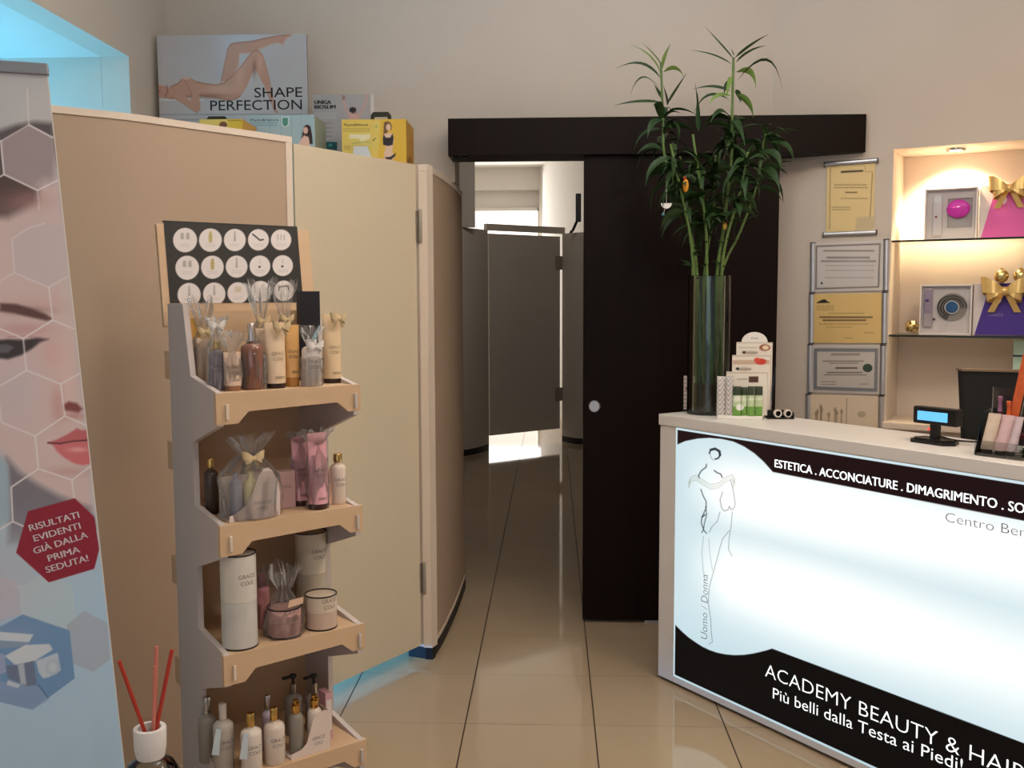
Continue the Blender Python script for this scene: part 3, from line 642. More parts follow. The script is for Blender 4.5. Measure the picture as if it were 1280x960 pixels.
k = MB(); k.box((1.49, 3.191, .76), (1.55, 3.215, 1.1), .003); k.build('stand', BLACKP, mo, True); MB().box((1.40, 3.12, .7505), (1.64, 3.28, .764), .003).build('base', BLACKP, mo, True)

ha = at_z(1218, 569, CT); hb = at_z(1268, 575.5, CT); hv = hb-ha; hv[2] = 0; hw = np.linalg.norm(hv)+.02; hrz = math.atan2(hv[1], hv[0]); HU = np.array([math.cos(hrz), math.sin(hrz), 0]); HI = np.array([-HU[1], HU[0], 0])
hl = thing('acrylic_holder', 'clear acrylic tester stand full of tubes by the monitor', 'display stand', ha, hrz)
k = MB(); k.box((0, 0, 0), (hw, .09, .004)); k.box((0, -.001, .004), (hw, .002, .045)); k.build('base', ACR, hl)
k = MB(); k.prism([(.0, .004), (.09, .004), (.09, .13), (.035, .12)], 0, .003, ax='yz'); k.build('side_plate', ACR, hl)
k = MB(); k.box((0, .088, .004), (hw, .091, .19)); k.build('back_plate', ACR, hl)
def on_h(x, y, dep): return on(x, y, ha + HI*dep, HI)
# products in the acrylic holder: local frame of the holder
def mini_tube(x0, x1, ytop, ybot, dep, c, label, spk):
    a = on_h(x0, ybot, dep) - ha; e = on_h(x1, ytop, dep) - ha; x_ = (a @ HU + e @ HU)/2; z0 = max(a[2], .0045); z1 = e[2]; w = abs(on_h(x1, ybot, dep) @ HU - on_h(x0, ybot, dep) @ HU)
    s = thing('tester_tube', label, 'tube', ha + HU*x_ + HI*dep + UP*z0, hrz, 'tubes in the acrylic tester stand')
    h = z1-z0; lean = .014*h/.1
    def ring(q, r, flat): return [(lean*q + r*math.cos(t), .3*lean*q + r*flat*math.sin(t), .014 + (h-.014)*q) for t in np.linspace(0, 2*PI, 21)]
    k = MB()
    for q in range(6):
        k.strip(ring(q/6, w*.5, 1-.85*q/6 if q else 1), ring((q+1)/6, w*.5, 1-.85*(q+1)/6))
    k.build('body', noisy('speckled_tube_' + spk, c, tuple(int(v*.9) for v in c), 90, .4), s); MB().lathe([(w*.36, 0), (w*.38, .003), (w*.38, .014)], 20).build('cap', BLACKP, s)
mini_tube(1227, 1243, 517, 566, .02, (226, 204, 184), 'cream speckled tube at the left of the acrylic tester stand', 'cream')
mini_tube(1243, 1259, 519, 568, .03, (226, 190, 192), 'pink speckled tube in the middle of the acrylic tester stand', 'pink')
mini_tube(1258, 1271, 521, 571, .04, (220, 198, 204), 'pale pink tube at the right of the acrylic tester stand', 'rose')
for x, yt, c, lab in ((1248, 497, (150, 100, 132), 'small mauve bottle behind the cream tube'), (1259, 503, (214, 96, 50), 'small orange capped bottle behind the pink tube')):
    p = on_h(x, 560, .065) - ha; z1 = (on_h(x, yt, .065) - ha)[2]
    s = thing('tester_bottle', lab, 'bottle', ha + HU*(p @ HU) + HI*.065 + UP*.0045, hrz, 'bottles in the acrylic tester stand')
    MB().lathe([(.010, 0), (.0105, .003), (.0105, z1*.68), (.006, z1*.74)], 20).build('body', mat('dark_wine_glass', (64, 20, 30), .2), s)
    MB().lathe([(.0062, z1*.74), (.0055, z1*.76), (.0045, z1*.9), (.0065, z1*.93), (.0062, z1*.99), (.003, z1)], 18).build('cap', mat('tester_cap', c, .3), s)
p = on_h(1262, 560, .078) - ha; tp = on_h(1266, 442, .078) - ha; bt = on_h(1256, 502, .078) - ha
s = thing('orange_box', 'tall slim orange box leaning in the acrylic tester stand', 'box', ha + HU*(p @ HU - .006) + HI*.078 + UP*.0045, hrz)
hh = tp[2]-.004; sl = (tp @ HU - bt @ HU)/(tp[2]-bt[2])
k = MB(); M_ = Matrix.Rotation(.17, 4, 'Y'); k.box((-.013, -.007, 0), (.013, .007, hh*1.0), .001, M=Matrix.Translation((0, 0, .003)) @ M_); k.build('box', noisy('orange_print', (222, 112, 64), (188, 78, 44), 60, .45), s)
k = MB(); k.box((.0131, -.0075, 0), (.0165, .0075, hh), .0005, M=Matrix.Translation((0, 0, .003)) @ M_); k.build('clear_sleeve', ACR, s)
s = thing('flower', 'dark red flower with green leaves at the far right counter edge', 'flower', on_h(1283, 576, .05) * [1, 1, 0] + UP*CT)
c = on_h(1282, 550, .05); g = MB(); r_ = random.Random(5)
for i in range(22):
    a_ = r_.uniform(0, 2*PI); e_ = r_.uniform(.1, 1.2); v = np.array([math.cos(a_)*math.cos(e_), math.sin(a_)*math.cos(e_), math.sin(e_)])*.032; leaf(g, c*[1, 1, 0] + UP*(CT+.002) , c*[1, 1, 0] + UP*(CT+.002) + v, .014, .2, r_.uniform(-.6, .6))
g.build('leaves', LEAF, s, True); g = MB()
for i in range(26):
    a_ = r_.uniform(0, 2*PI); e_ = r_.uniform(-.5, 1.4); v = np.array([math.cos(a_)*math.cos(e_), math.sin(a_)*math.cos(e_), math.sin(e_)])*.022; leaf(g, c, c + v, .016, .3, r_.uniform(-.6, .6))
g.build('petals', mat('wine_petals', (96, 18, 30), .6), s, True); MB().tube([c*[1, 1, 0] + UP*CT, c], .002).build('stalk', STEM, s, True)

# ================================================================== certificates on the angled wall
def wl(x, y, off=0): return on(x, y, WA + WN*off, WN)              # pixel -> point on a plane off metres in front of the angled wall
RAILEND = mat('rail_end', (70, 66, 66), .5); CLEAR = film('clear_cover', (246, 246, 246), 1.3, .08, .02)
def certificate(label, c4, paint, base, rails, cover=True):
    """c4: the four pixel corners tl tr br bl of the whole piece; rails: 'tb' or 'lr'"""
    off = .014; q = [wl(*p, off) for p in c4]; c = sum(q)/4
    U = (q[1]-q[0]+q[2]-q[3]); w = np.linalg.norm(U)/2; U /= np.linalg.norm(U); V = np.cross(U, WN)*-1; V = np.cross(WN, U); V = V if V[2] > 0 else -V
    h = ((q[0]-q[3]) @ V + (q[1]-q[2]) @ V)/2
    o = thing('certificate', label, 'certificate', c - V*h/2, 0, 'framed certificates in the wall column')
    a = c - U*w/2 - V*h/2
    rw = .021; ia, iw, ih = (a + U*rw*.9, w-rw*1.8, h) if rails == 'lr' else (a + V*rw*.9 + U*.012, w-.024, h-rw*1.8)
    if rails == 'lr': ia = ia + V*.003; ih -= .006
    sheet('paper', ia - WN*.006, U, V, steps(0, iw, .0026), steps(0, ih, .0026), paint, PAPER, o, base)
    k = MB(); k.prism([(0, 0), (iw, 0), (iw, ih), (0, ih)], 0, .005, ax='xy', M=Matrix([(*U[i:i+1], *V[i:i+1], *(-WN)[i:i+1], (ia - WN*.0065)[i]) for i in range(3)] + [(0, 0, 0, 1)])); k.build('backing', WCARD, o, True)
    k = MB(); P0 = ia - WN*.0035; k.add([P0, P0+U*iw, P0+U*iw+V*ih, P0+V*ih], [(0, 1, 2, 3)]); 
    if cover: k.build('clear_cover', CLEAR, o, True)
    for j in (0, 1):
        s_ = (a + (U*(w-rw) if j else 0), a + (U*(w-rw) if j else 0)) if rails == 'lr' else (a + (V*(h-rw) if j else 0),)*2
        D, L = (V, h) if rails == 'lr' else (U, w); X_ = U if rails == 'lr' else V
        prof = [(.0, -.012), (.0, -.002), (.004, .001), (.0105, .0022), (.017, .001), (rw, -.002), (rw, -.012)]
        k = MB(); k.prism(prof, .0015, L-.0015, ax='xy', M=Matrix([(X_[i], WN[i], D[i], s_[0][i]) for i in range(3)] + [(0, 0, 0, 1)])); rl = k.build('rail', ALU, o, True)
        for z in (0, L-.004): k = MB(); k.prism([(-.0008, -.0135), (-.0008, -.001), (.004, .0025), (.0105, .0036), (.017, .0025), (rw+.0008, -.001), (rw+.0008, -.0135)], z, z+.004, ax='xy', M=Matrix([(X_[i], WN[i], D[i], s_[0][i]) for i in range(3)] + [(0, 0, 0, 1)])); k.build('end_cap', RAILEND, rl, True)
def c1(p):
    for l in ([(1038, 210), (1037, 286)], [(1090.5, 216), (1087.5, 273)]): p.line(l, .8, (120, 86, 40), .8)
    p.line([(1039, 209.5), (1081, 207), (1082, 215), (1091, 214)], .6, (150, 110, 60), .5)
    p.line([(1052, 215), (1078, 213.5)], 2.2, (60, 52, 30), .9); p.rows(1043, 1084, [231, 234.5], 1.2, (130, 98, 52), .55); p.rows(1057, 1071, [240.5], 1.6, (110, 84, 44), .7, 2)
    p.rows(1051, 1085, [248], 1, (130, 98, 52), .5); p.rows(1040, 1062, [259, 262], 1, (120, 92, 50), .5); p.poly([(1071, 272), (1095, 270), (1095, 287), (1069, 288)], (226, 206, 168), .8, 3)
certificate('yellow portrait certificate hanging slightly tilted at the top of the column', [(1031, 201.8), (1098.8, 198), (1094.5, 292.5), (1027.5, 297)], c1, (255, 230, 172), 'tb')
def c2(p):
    p.line([(1020.5, 308), (1100, 305), (1098, 358.5), (1020, 361), (1020.5, 308)], 1.8, (128, 118, 112), .9)
    p.rows(1030, 1093, [313.5], 2, (120, 108, 100), .6, 3); p.rows(1034, 1086, [322], 2.6, (110, 98, 92), .55, 4); p.rows(1027, 1094, [326.5], 2.4, (110, 98, 92), .5, 4)
    p.rows(1032, 1092, [332, 338, 347], 1, (140, 126, 118), .5); p.oval(1027, 354, 1.3, 1.3, (20, 18, 18)); p.blob(1070, 335, 14, 16, (236, 232, 238), .35)
certificate('white framed certificate second from the top of the wall column', [(1013, 303), (1111.5, 298.6), (1109.3, 363.7), (1012, 366)], c2, (238, 230, 224), 'lr')
def c3(p):
    p.poly([(1021, 378), (1027, 375), (1031, 374), (1035, 377), (1038, 378.5), (1021, 379)], (48, 30, 20)); p.rows(1021, 1042, [382.5, 385, 387.5], .8, (150, 104, 50), .5)
    p.rows(1036, 1080, [391.6], 1, (150, 104, 50), .5); p.rows(1025, 1090, [396.5], 1.8, (80, 52, 24), .75, 3); p.rows(1029, 1082, [400.3], 1.8, (80, 52, 24), .75, 3)
    p.rows(1024, 1085, [405], .9, (150, 104, 50), .5); p.rows(1033, 1064, [409], .9, (150, 104, 50), .4); p.rows(1080, 1092, [416], .9, (140, 96, 46), .5); p.rows(1055, 1066, [422.5], .9, (140, 96, 46), .4)
certificate('deep yellow landscape certificate in the middle of the column', [(1012, 367), (1109.3, 365), (1107, 430), (1010, 429.5)], c3, (255, 222, 150), 'lr')
def c4(p):
    p.line([(1019, 437), (1096, 437.5), (1095, 488), (1018.5, 485.5), (1019, 437)], 3.6, (150, 152, 158), .9); p.line([(1021, 439), (1094, 439.5), (1093, 486), (1020.5, 483.5), (1021, 439)], .8, (110, 112, 120), .7)
    p.rows(1040, 1074, [443], 3, (176, 162, 150), .8, 4); p.rows(1029, 1079, [451.4], 1.4, (120, 104, 92), .7, 3); p.rows(1037, 1072, [454], 1.2, (120, 104, 92), .6, 3); p.rows(1045, 1071, [460], 2, (70, 56, 48), .75, 3)
    p.rows(1034, 1077, [465.7], 1.6, (110, 92, 80), .7, 3); p.rows(1030, 1083, [468.6], 1.3, (110, 92, 80), .6, 3); p.rows(1027, 1044, [477, 480.5], 1, (130, 114, 102), .6); p.rows(1074, 1086, [480], 1, (130, 114, 102), .6)
    p.oval(1084.5, 460, 6, 5.2, (48, 82, 58)); p.oval(1084.5, 460, 3.6, 3.2, (70, 104, 78), .6)
certificate('blue bordered certificate with a round green seal', [(1010, 430.5), (1107, 431), (1105, 494.3), (1008.5, 491.2)], c4, (240, 230, 220), 'lr')
def c5(p):
    p.line([(1058.5, 498), (1058, 535)], .9, (120, 98, 74), .7)
    r = random.Random(2)
    for x, y0 in ((1020, 517), (1022, 514), (1026, 508), (1027, 512), (1036, 518), (1044, 512), (1046, 516), (1052, 514)): p.line([(x, y0), (x-.4, 530)], 1.6, (112, 90, 64), .55); p.oval(x, y0, 2, 3, (120, 98, 70), .4)
    p.oval(1077, 518, 5, 4, (150, 128, 100), .5)
certificate('sepia picture panel lowest in the column just above the counter', [(1008.3, 492), (1105, 495.2), (1103, 558), (1006, 554)], c5, (224, 204, 178), 'lr', False)

# ================================================================== niche: glass shelves, gift boxes, baubles, lamp
def nl(x, y, dep): return on(x, y, WA - WN*dep, WN)                # dep metres behind the wall face
def sloc(P): d = P-WA; return d @ WD, -(d @ WN), d[2]
wrz = math.atan2(WD[1], WD[0])
SHZ = []
GLS = film('shelf_glass', (246, 246, 242), 1.35, .03, .02); GEDGE = mat('dark_glass_edge', (38, 44, 38), .2)
for (x, y), lab, sl in (((1118, 300.5), 'upper glass shelf in the niche carrying the pink gift set', 0), ((1112, 418.4), 'lower glass shelf in the niche carrying the purple gift set', 0)):
    P = nl(x, y, 0); z = P[2]; SHZ.append(z); o = thing('glass_shelf', lab, 'shelf', WA + WD*NS0 + UP*z, wrz, 'glass shelves in the niche')
    MB().box((.002, .004, -.008), (NS1-NS0-.002, ND-.002, 0), .001).build('pane', GLS, o); MB().box((.002, .0005, -.0085), (NS1-NS0-.002, .0035, .0005)).build('front_edge', GEDGE, o)
PINK = mat('magenta_card', (212, 92, 164), .5); PURP = mat('violet_card', (70, 44, 140), .5); SATIN = noisy('gold_satin', (240, 208, 140), (214, 176, 104), 40, .3); SATIN.node_tree.nodes['Principled BSDF'].inputs['Metallic'].default_value = .45
def ribbon_bow(par, c, s, m, U, N, parts=('bow',), flat=1):
    """bow with two loops, knot and two tails; c centre, s half width, U sideways, N forwards"""
    U = np.asarray(U, float); N = np.asarray(N, float); V = UP; k = MB(); c = np.asarray(c, float)
    for sg in (-1, 1):
        for ln, up, wv in ((1, .30, .40), (.78, -.22, .32)):
            e = []; wd = []
            for q in np.linspace(0, 2*PI, 17):
                x_ = .5-.5*math.cos(q); e.append(c + U*sg*s*ln*x_ + V*s*(up*x_ + .10*math.sin(q)) + N*s*(.34*math.sin(q) + .16)); wd.append(s*wv*(.30 + .70*min(1, 1.5*x_)))
            k.strip([p - V*w_ + N*w_*.2 for p, w_ in zip(e, wd)], [p + V*w_ + U*sg*w_*.25 for p, w_ in zip(e, wd)])
        t = [c + U*sg*s*(.1+.5*q) - V*s*(1.05*q) + N*s*.1*math.sin(q*4) for q in np.linspace(0, 1, 7)]
        k.strip([p - U*s*.16 for p in t], [p + U*s*.16 + N*s*.06 for p in t])
    k.ball(c + N*s*.3, s*.2, sq=(1, 1, 1.15)); return k.build('bow', m, par, True)
def giftset(label, zs, tray, lidx, col, item, ncap):
    x0, y0, x1, y1 = tray; dep = .12
    a = nl(x0, y1, dep); s0 = sloc(a)[0]; s1 = sloc(nl(x1, y1, dep))[0]; h = sloc(nl(x0, y0, dep))[2]-zs; w = s1-s0
    o = thing('gift_set', label, 'gift box', WA + WD*s0 - WN*dep + UP*zs, wrz, 'beauty gift sets on the glass shelves')
    k = MB(); k.box((0, .006, 0), (w, .05, h), .001); fr = .007
    for lo, hi in (((0, -.016, 0), (w, .006, fr)), ((0, -.016, h-fr), (w, .006, h)), ((0, -.016, fr), (fr, .006, h-fr)), ((w-fr, -.016, fr), (w, .006, h-fr))): k.box(lo, hi, .0006)
    k.build('tray', mat('white_box', (226, 218, 216), .5), o)
    k = MB(); k.add([(fr, -.0162, fr), (w-fr, -.0162, fr), (w-fr, -.0162, h-fr), (fr, -.0162, h-fr)], [(0, 1, 2, 3)]); k.build('clear_window', CLEAR, o)
    def L(x, y): q = sloc(nl(x, y, dep)); return q[0]-s0, q[2]-zs
    item(o, L, w, h)
    # big lid standing beside the tray: pale edge strip, then the slanted coloured face
    lw = .30; sl0 = L(lidx[0], y1)[0] - w; bx = w + .004
    MB().box((bx, .004, 0), (bx+lw, .055, h*1.02), .001).build('lid', mat('pearl_box', (216, 206, 204), .45), o)
    b0 = L(lidx[0], y1)[0]; b1 = L(lidx[1], y0)[0]
    MB().prism([(b0, .001), (bx+lw, .001), (bx+lw, h*1.018), (b1, h*1.018)], .0005, .0038).build('coloured_face', col, o)
    cx, cz = L(*ncap); k = MB(); k.lathe([(1e-5, 0), (.018, 0), (.018, .0012), (1e-5, .0012)], 28, M=Matrix.Translation((cx, .0004, cz)) @ Matrix.Rotation(PI/2, 4, 'X')); sl_ = k.build('round_seal', mat('pale_seal', (236, 206, 224), .5), o)
    return o, L, w, h
def it_pink(o, L, w, h):
    x0, z0 = L(1165, 296); x1, z1 = L(1179, 244); k = MB(); k.box((x0, -.012, z0+.004), (x1, .005, z1-.03), .006); k.build('cleansing_device', mat('pearl_white', (232, 226, 226), .25), o)
    MB().box((x0+.002, -.011, z1-.032), (x1-.002, .004, z1), .004).build('device_head', mat('clear_head', (244, 244, 246), .08), o)
    xm, zm = L(1170.5, 271.5); MB().ball((xm, -.0125, zm), .005, sq=(1, .3, 1)).build('button', mat('pink_button', (150, 60, 80), .4), o)
    bx0, bz0 = L(1184, 285); bx1, bz1 = L(1216, 247); k = MB(); k.box((bx0, -.004, bz0), (bx1, .0055, bz1), .002); k.build('blister', CLEAR, o)
    c = L(1198, 261); k = MB(); k.ball((c[0], -.004, c[1]), .047, n=24, m=16, sq=(1, .26, .84)); 
    k.tube([(c[0]-.044, -.013, c[1]+.002), (c[0], -.0165, c[1]+.008), (c[0]+.04, -.012, c[1]+.006)], .0012); k.build('silicone_brush', mat('hot_pink', (236, 60, 200), .35), o)
def it_blue(o, L, w, h):
    x0, z0 = L(1154, 408.5); x1, z1 = L(1166.5, 360.5); k = MB(); k.box((x0, -.012, z0), (x1, .005, z1), .005); k.build('cleansing_device', mat('lilac_grey', (196, 184, 186), .35), o)
    MB().box((x0+.001, -.0125, z0+.055), (x1-.001, .004, z1-.003), .005).build('device_head', mat('lilac_head', (170, 156, 176), .35), o)
    xm, zm = L(1159.5, 375.5); MB().ball((xm, -.0135, zm), .007, sq=(1, .3, 1)).build('button', mat('violet_button', (96, 60, 130), .4), o)
    c = L(1190, 384); k = MB()
    for i in range(64):
        t = 2*PI*i/90
        for rr in (.033, .043, .054): k.tube([(c[0]+rr*math.cos(t), .005, c[1]+rr*.90*math.sin(t)), (c[0]+rr*1.08*math.cos(t), -.009, c[1]+rr*.97*math.sin(t))], .0016, 4)
    MB().lathe([(.030, 0), (.061, 0), (.061, .003), (.030, .003), (.030, 0)], 36, M=Matrix.Translation((c[0], .0045, c[1])) @ Matrix.Rotation(PI/2, 4, 'X')).build('brush_pad', mat('grey_brush_pad', (158, 152, 144), .7), o)
    k.build('bristle_ring', mat('grey_bristles', (92, 88, 82), .7), o)
    k = MB(); R_ = Matrix.Translation((c[0], -.010, c[1])) @ Matrix.Rotation(PI/2, 4, 'X'); k.lathe([(.0255, -.012), (.0295, -.012), (.0295, .0), (.0255, 0), (.0255, -.012)], 28, M=R_); k.build('brush_collar', WHITEP, o)
    MB().lathe([(1e-5, -.012), (.0253, -.012), (.0253, -.001), (1e-5, .001)], 28, M=R_).build('brush_core', mat('deep_blue', (24, 96, 150), .3), o)
    xk, zk = L(1167.5, 399); MB().ball((xk, 0, zk), .0055, sq=(1, .5, 1)).build('knob', mat('grey_knob', (80, 74, 74), .4), o)
g1, L1, w1_, h1_ = giftset('pink and white beauty gift set with gold bow on the upper shelf', SHZ[0]+.0006, (1155, 237, 1221, 299), (1225.5, 1246), PINK, it_pink, (1253, 250))
bc = nl(1262, 236, .105); ribbon_bow(g1, bc, .075, SATIN, WD, WN)
g2, L2, w2_, h2_ = giftset('violet and white beauty gift set with gold ribbon on the lower shelf', SHZ[1]+.0006, (1149, 356, 1214, 416.5), (1218, 1238.5), PURP, it_blue, (1246, 375))
bc = nl(1256, 364, .105); ribbon_bow(g2, bc, .085, SATIN, WD, WN)
lt = MB(); A_ = nl(1236, 395.5, .1193); B_ = nl(1254, 395.5, .1193); write(lt, 'UNIGA', A_, B_, UP, .014); A_ = nl(1246-3, 378, .1168); B_ = nl(1246+4, 378, .1168); write(lt, 'V', A_, B_, UP, .014)
lt.build('lettering', mat('silver_print', (150, 132, 176), .4), g2, True)
GB = mat('gold_bauble', (232, 206, 140), .25, .85)
def bauble(x, y, dep, r, label, par=None):
    c = nl(x, y, dep); c[2] = zt + r; o = thing('gold_bauble', label, 'bauble', c, 0, 'gold baubles on the violet box')
    MB().ball(c, r, n=24, m=16).build('ball', GB, o, True); MB().lathe([(r*.22, r*.93), (r*.22, r*1.15), (1e-5, r*1.16)], 14, c=tuple(c)).build('cap', GOLD, o, True); return o
zt = SHZ[1] + .0006 + h2_*1.02
for x, lab in ((1252, 'gold bauble resting on the violet box, left one'), (1276, 'gold bauble resting on the violet box, at the frame edge')):
    c = nl(x, 341, .09); r = .024; c = nl(x, 341, .095); bauble(x, 343, .095, .029, lab)
c = nl(1140, 408, .10); r = .0225
o = thing('ribbon_rosette', 'round gold ribbon rosette on the lower shelf beside the tray', 'rosette', [c[0], c[1], SHZ[1]])
k = MB(); c = np.array([c[0], c[1], SHZ[1]+.0355])
for i in range(18):
    t = i*2.4; e = -.9 + 1.9*i/18
    d_ = np.array([math.cos(t)*math.cos(e), math.sin(t)*math.cos(e), math.sin(e)]); s_ = np.cross(d_, UP); s_ /= np.linalg.norm(s_); u_ = np.cross(s_, d_)
    ring_ = [c + d_*(.014+.016*(1-math.cos(q))/2) + u_*.013*math.sin(q) for q in np.linspace(0, 2*PI, 10)]
    k.strip([p - s_*.008 for p in ring_], [p + s_*.008 for p in ring_])
k.ball(c, .018); k.build('loops', GB, o, True)
tf = thing('mint_box', 'pale mint box at the right frame edge under the lower shelf', 'box', nl(1290, 500, .14) * [1, 1, 0] + UP*NZ0, wrz)
mx_ = nl(1267, 440, .14); s_ = sloc(mx_)[0] - sloc(np.array(tf.location))[0]
MB().box((s_, -.02, .0), (s_+.2, .05, SHZ[1]-NZ0-.02), .002).build('box', mat('mint_card', (186, 214, 196), .5), tf); zb_ = nl(1267, 442, .14)[2]-NZ0
MB().box((s_-.002, -.022, zb_-.012), (s_+.202, .052, zb_-.004), .001).build('band', mat('dark_band', (60, 70, 66), .5), tf)
sl = at_z(1195, 185.5, NZ1); so = thing('niche_spotlight', 'small recessed spotlight shining in the niche ceiling', 'lamp', sl - UP*.01)
MB().lathe([(.026, .0), (.038, .0), (.040, .006), (.040, .010), (.026, .010), (.026, .0)], 32).build('ring', CHROME, so); MB().lathe([(1e-5, .004), (.026, .004), (.026, .006), (1e-5, .006)], 28).build('lens', mat('lit_lens', (255, 240, 214), .3, emit=14), so)
l = bpy.data.lights.new('niche_spot', 'SPOT'); l.energy = 70; l.color = (1, .78, .50); l.spot_size = 1.9; l.spot_blend = .9; l.shadow_soft_size = .02
lo = bpy.data.objects.new('niche_spot', l); COL.objects.link(lo); lo.location = sl - UP*.02; lo.rotation_euler = (.42, 0, wrz)

# ================================================================== on top of the cabin: posters and boxes
YP = 4.44
def skin(p, pts, c=(198, 156, 138), al=1): p.poly(pts, c, al, 1.2)
def shape_paint(p):
    p.blob(230, 60, 90, 60, (196, 193, 196), .6); p.blob(300, 130, 60, 30, (206, 206, 210), .5)
    sk, dk = (204, 160, 140), (160, 112, 92)
    p.line([(196, 125), (255, 124.5)], 1.6, (224, 222, 224), .9)
    far = [(276, 102), (280, 82), (284, 62), (288, 55), (294, 53), (300, 52.5), (315, 51), (330, 47.5), (345, 44.5), (360, 43), (365, 43.5), (358, 47), (353, 55.5), (347, 52.5), (338, 55), (328, 59), (315, 65), (306, 66.5), (299, 66), (298, 82), (292, 93), (284, 100)]
    skin(p, far, dk); skin(p, [(x+.6, y+1.2) for x, y in far], sk, .75)
    body = [(207, 113), (214, 107.5), (222, 104), (228, 98), (234, 97), (240, 98.5), (245, 101.5), (256, 104), (270, 105.5), (279, 103.5), (290, 95), (303, 80), (312, 68), (318, 62.5), (323, 62.5), (328, 67.5), (332, 80), (337, 99), (340, 115), (344, 134), (348, 142), (343, 139.5), (337, 124), (330, 106), (323, 92), (318.5, 85), (314, 94), (308, 108), (300, 121), (293, 125), (282, 125.5), (268, 122.5), (252, 120.5), (240, 121), (230, 121.5), (215, 124), (205, 122)]
    skin(p, body, dk); skin(p, [(x, y+(1.4 if y < 112 else -1.2)) for x, y in body], sk, .85); p.blob(275, 113, 20, 7, (222, 184, 166), .5); p.blob(300, 100, 6, 16, (220, 180, 160), .5); p.blob(325, 78, 4, 12, (216, 176, 156), .5)
    p.blob(262, 120, 24, 3, (130, 86, 70), .5); p.blob(318, 86, 2.5, 10, (120, 80, 66), .5)
    skin(p, [(196, 105.5), (203, 107), (210, 109), (209, 118), (204, 122), (196, 122)], (196, 148, 130)); p.line([(208, 107), (210, 116), (206, 120)], 1.2, (120, 74, 60), .8); p.oval(199, 114, 1.6, 1, (170, 80, 76), .8)
    arm = [(229, 98), (236, 97), (243, 101), (246, 110), (250, 128), (250, 138), (246, 141.5), (238, 136), (226, 128), (214, 121), (220, 115), (232, 121), (239, 127), (239, 117), (233, 105)]
    skin(p, arm, dk); skin(p, [(x+.5, y-.4) for x, y in arm], (208, 164, 144), .8); p.oval(232, 98, 5, 1.8, (226, 182, 166), .8)
    p.rows(201, 379, [143.2], 2, (150, 152, 158), .7, 4); p.rows(218, 262, [149.8], 2, (140, 142, 150), .7, 4)
a = at_y(196, 45, YP); e = at_y(383, 43, YP); pw = e[0]-a[0]
o = thing('shape_poster', 'large wellness poster of a reclining figure leaning on the wall', 'poster', (a[0], YP, CH))
ph = a[2]-CH; sheet('print', (a[0], YP, CH+.001), (1, 0, 0), (0, 0, 1), steps(0, pw, .003), steps(0, ph, .003), shape_paint, PAPER, o, (188, 184, 186))
MB().box((a[0], YP+.0006, CH+.0005), (e[0], YP+.012, a[2]), .0008).build('board', mat('board_edge', (140, 128, 122), .6), o, True)
k = MB()
for s_, x0, x1, yb, cap in (('SHAPE', 318, 378, 121.8, 12.4), ('PERFECTION', 263, 377.5, 138, 12.6)):
    A_ = at_y(x0, yb, YP-.0006); B_ = at_y(x1, yb, YP-.0006); B_[2] = A_[2]; write(k, s_, A_, B_, UP, cap/FPX*YP, 0, .004)
k.build('lettering', mat('black_ink', (22, 21, 24), .5), o, True)
def bio_paint(p):
    p.blob(450, 130, 26, 20, (184, 176, 176), .6)
    for pts in ([(429, 120), (430, 128), (434, 140), (438, 147)], [(459, 119), (457, 128), (452, 140), (447, 147)]): p.line(pts, 3, (204, 164, 156), .9, 1.4)
    p.oval(429.5, 122, 2, 3, (150, 110, 104), .8); p.oval(442.5, 143, 5, 6, (214, 172, 160)); p.oval(441, 137.5, 4.4, 3.6, (30, 24, 26)); p.oval(441.5, 141.5, .8, .7, (70, 50, 48)); p.oval(445, 141.5, .8, .7, (70, 50, 48)); p.oval(443, 152, 9, 8, (212, 170, 160), .8)
    p.rows(393, 420, [141.5, 144.5, 147.5], 1.4, (200, 198, 200), .6); p.rows(396, 415, [154, 160, 165, 170.5], 1, (110, 112, 116), .6)
    p.poly([(391, 146), (396, 147), (396, 183), (391, 180)], (150, 150, 130), .4); p.poly([(393, 164), (398, 165), (398, 173), (393, 172)], (120, 110, 60), .8)
    p.poly([(406, 177), (421.5, 177.5), (421.5, 188), (408, 186)], (18, 84, 90)); p.oval(413, 181.5, 2.4, 2, (60, 150, 150)); p.poly([(463, 111), (467, 111), (467.5, 190), (464, 190)], (226, 216, 208), .9)
Y2 = 4.36; a = at_y(391, 119, Y2); e = at_y(467.5, 115, Y2); o = thing('slimming_poster', 'smaller grey poster of a person with raised arms behind the yellow box', 'poster', (a[0], Y2, CH))
sheet('print', (a[0], Y2, CH+.001), (1, 0, 0), (0, .0, 1), steps(0, e[0]-a[0], .003), steps(0, a[2]-CH, .003), bio_paint, PAPER, o, (172, 168, 168))
MB().box((a[0], Y2+.0006, CH+.0005), (e[0], Y2+.01, a[2]), .0008).build('board', WCARD, o, True)
k = MB()
for s_, x0, x1, yb in (('UNIGA', 393, 413.5, 130), ('BIOSLIM', 393, 419, 136)):
    A_ = at_y(x0, yb, Y2-.0006); B_ = at_y(x1, yb, Y2-.0006); B_[2] = A_[2]; [write(k, s_, A_ + [q_, 0, 0], B_ + [q_, 0, 0], UP, 4.6/FPX*Y2) for q_ in (0, .0012, .0024)]
k.build('lettering', mat('dark_ink', (34, 32, 36), .5), o, True)
YEL = mat('yellow_side', (196, 146, 52), .45)
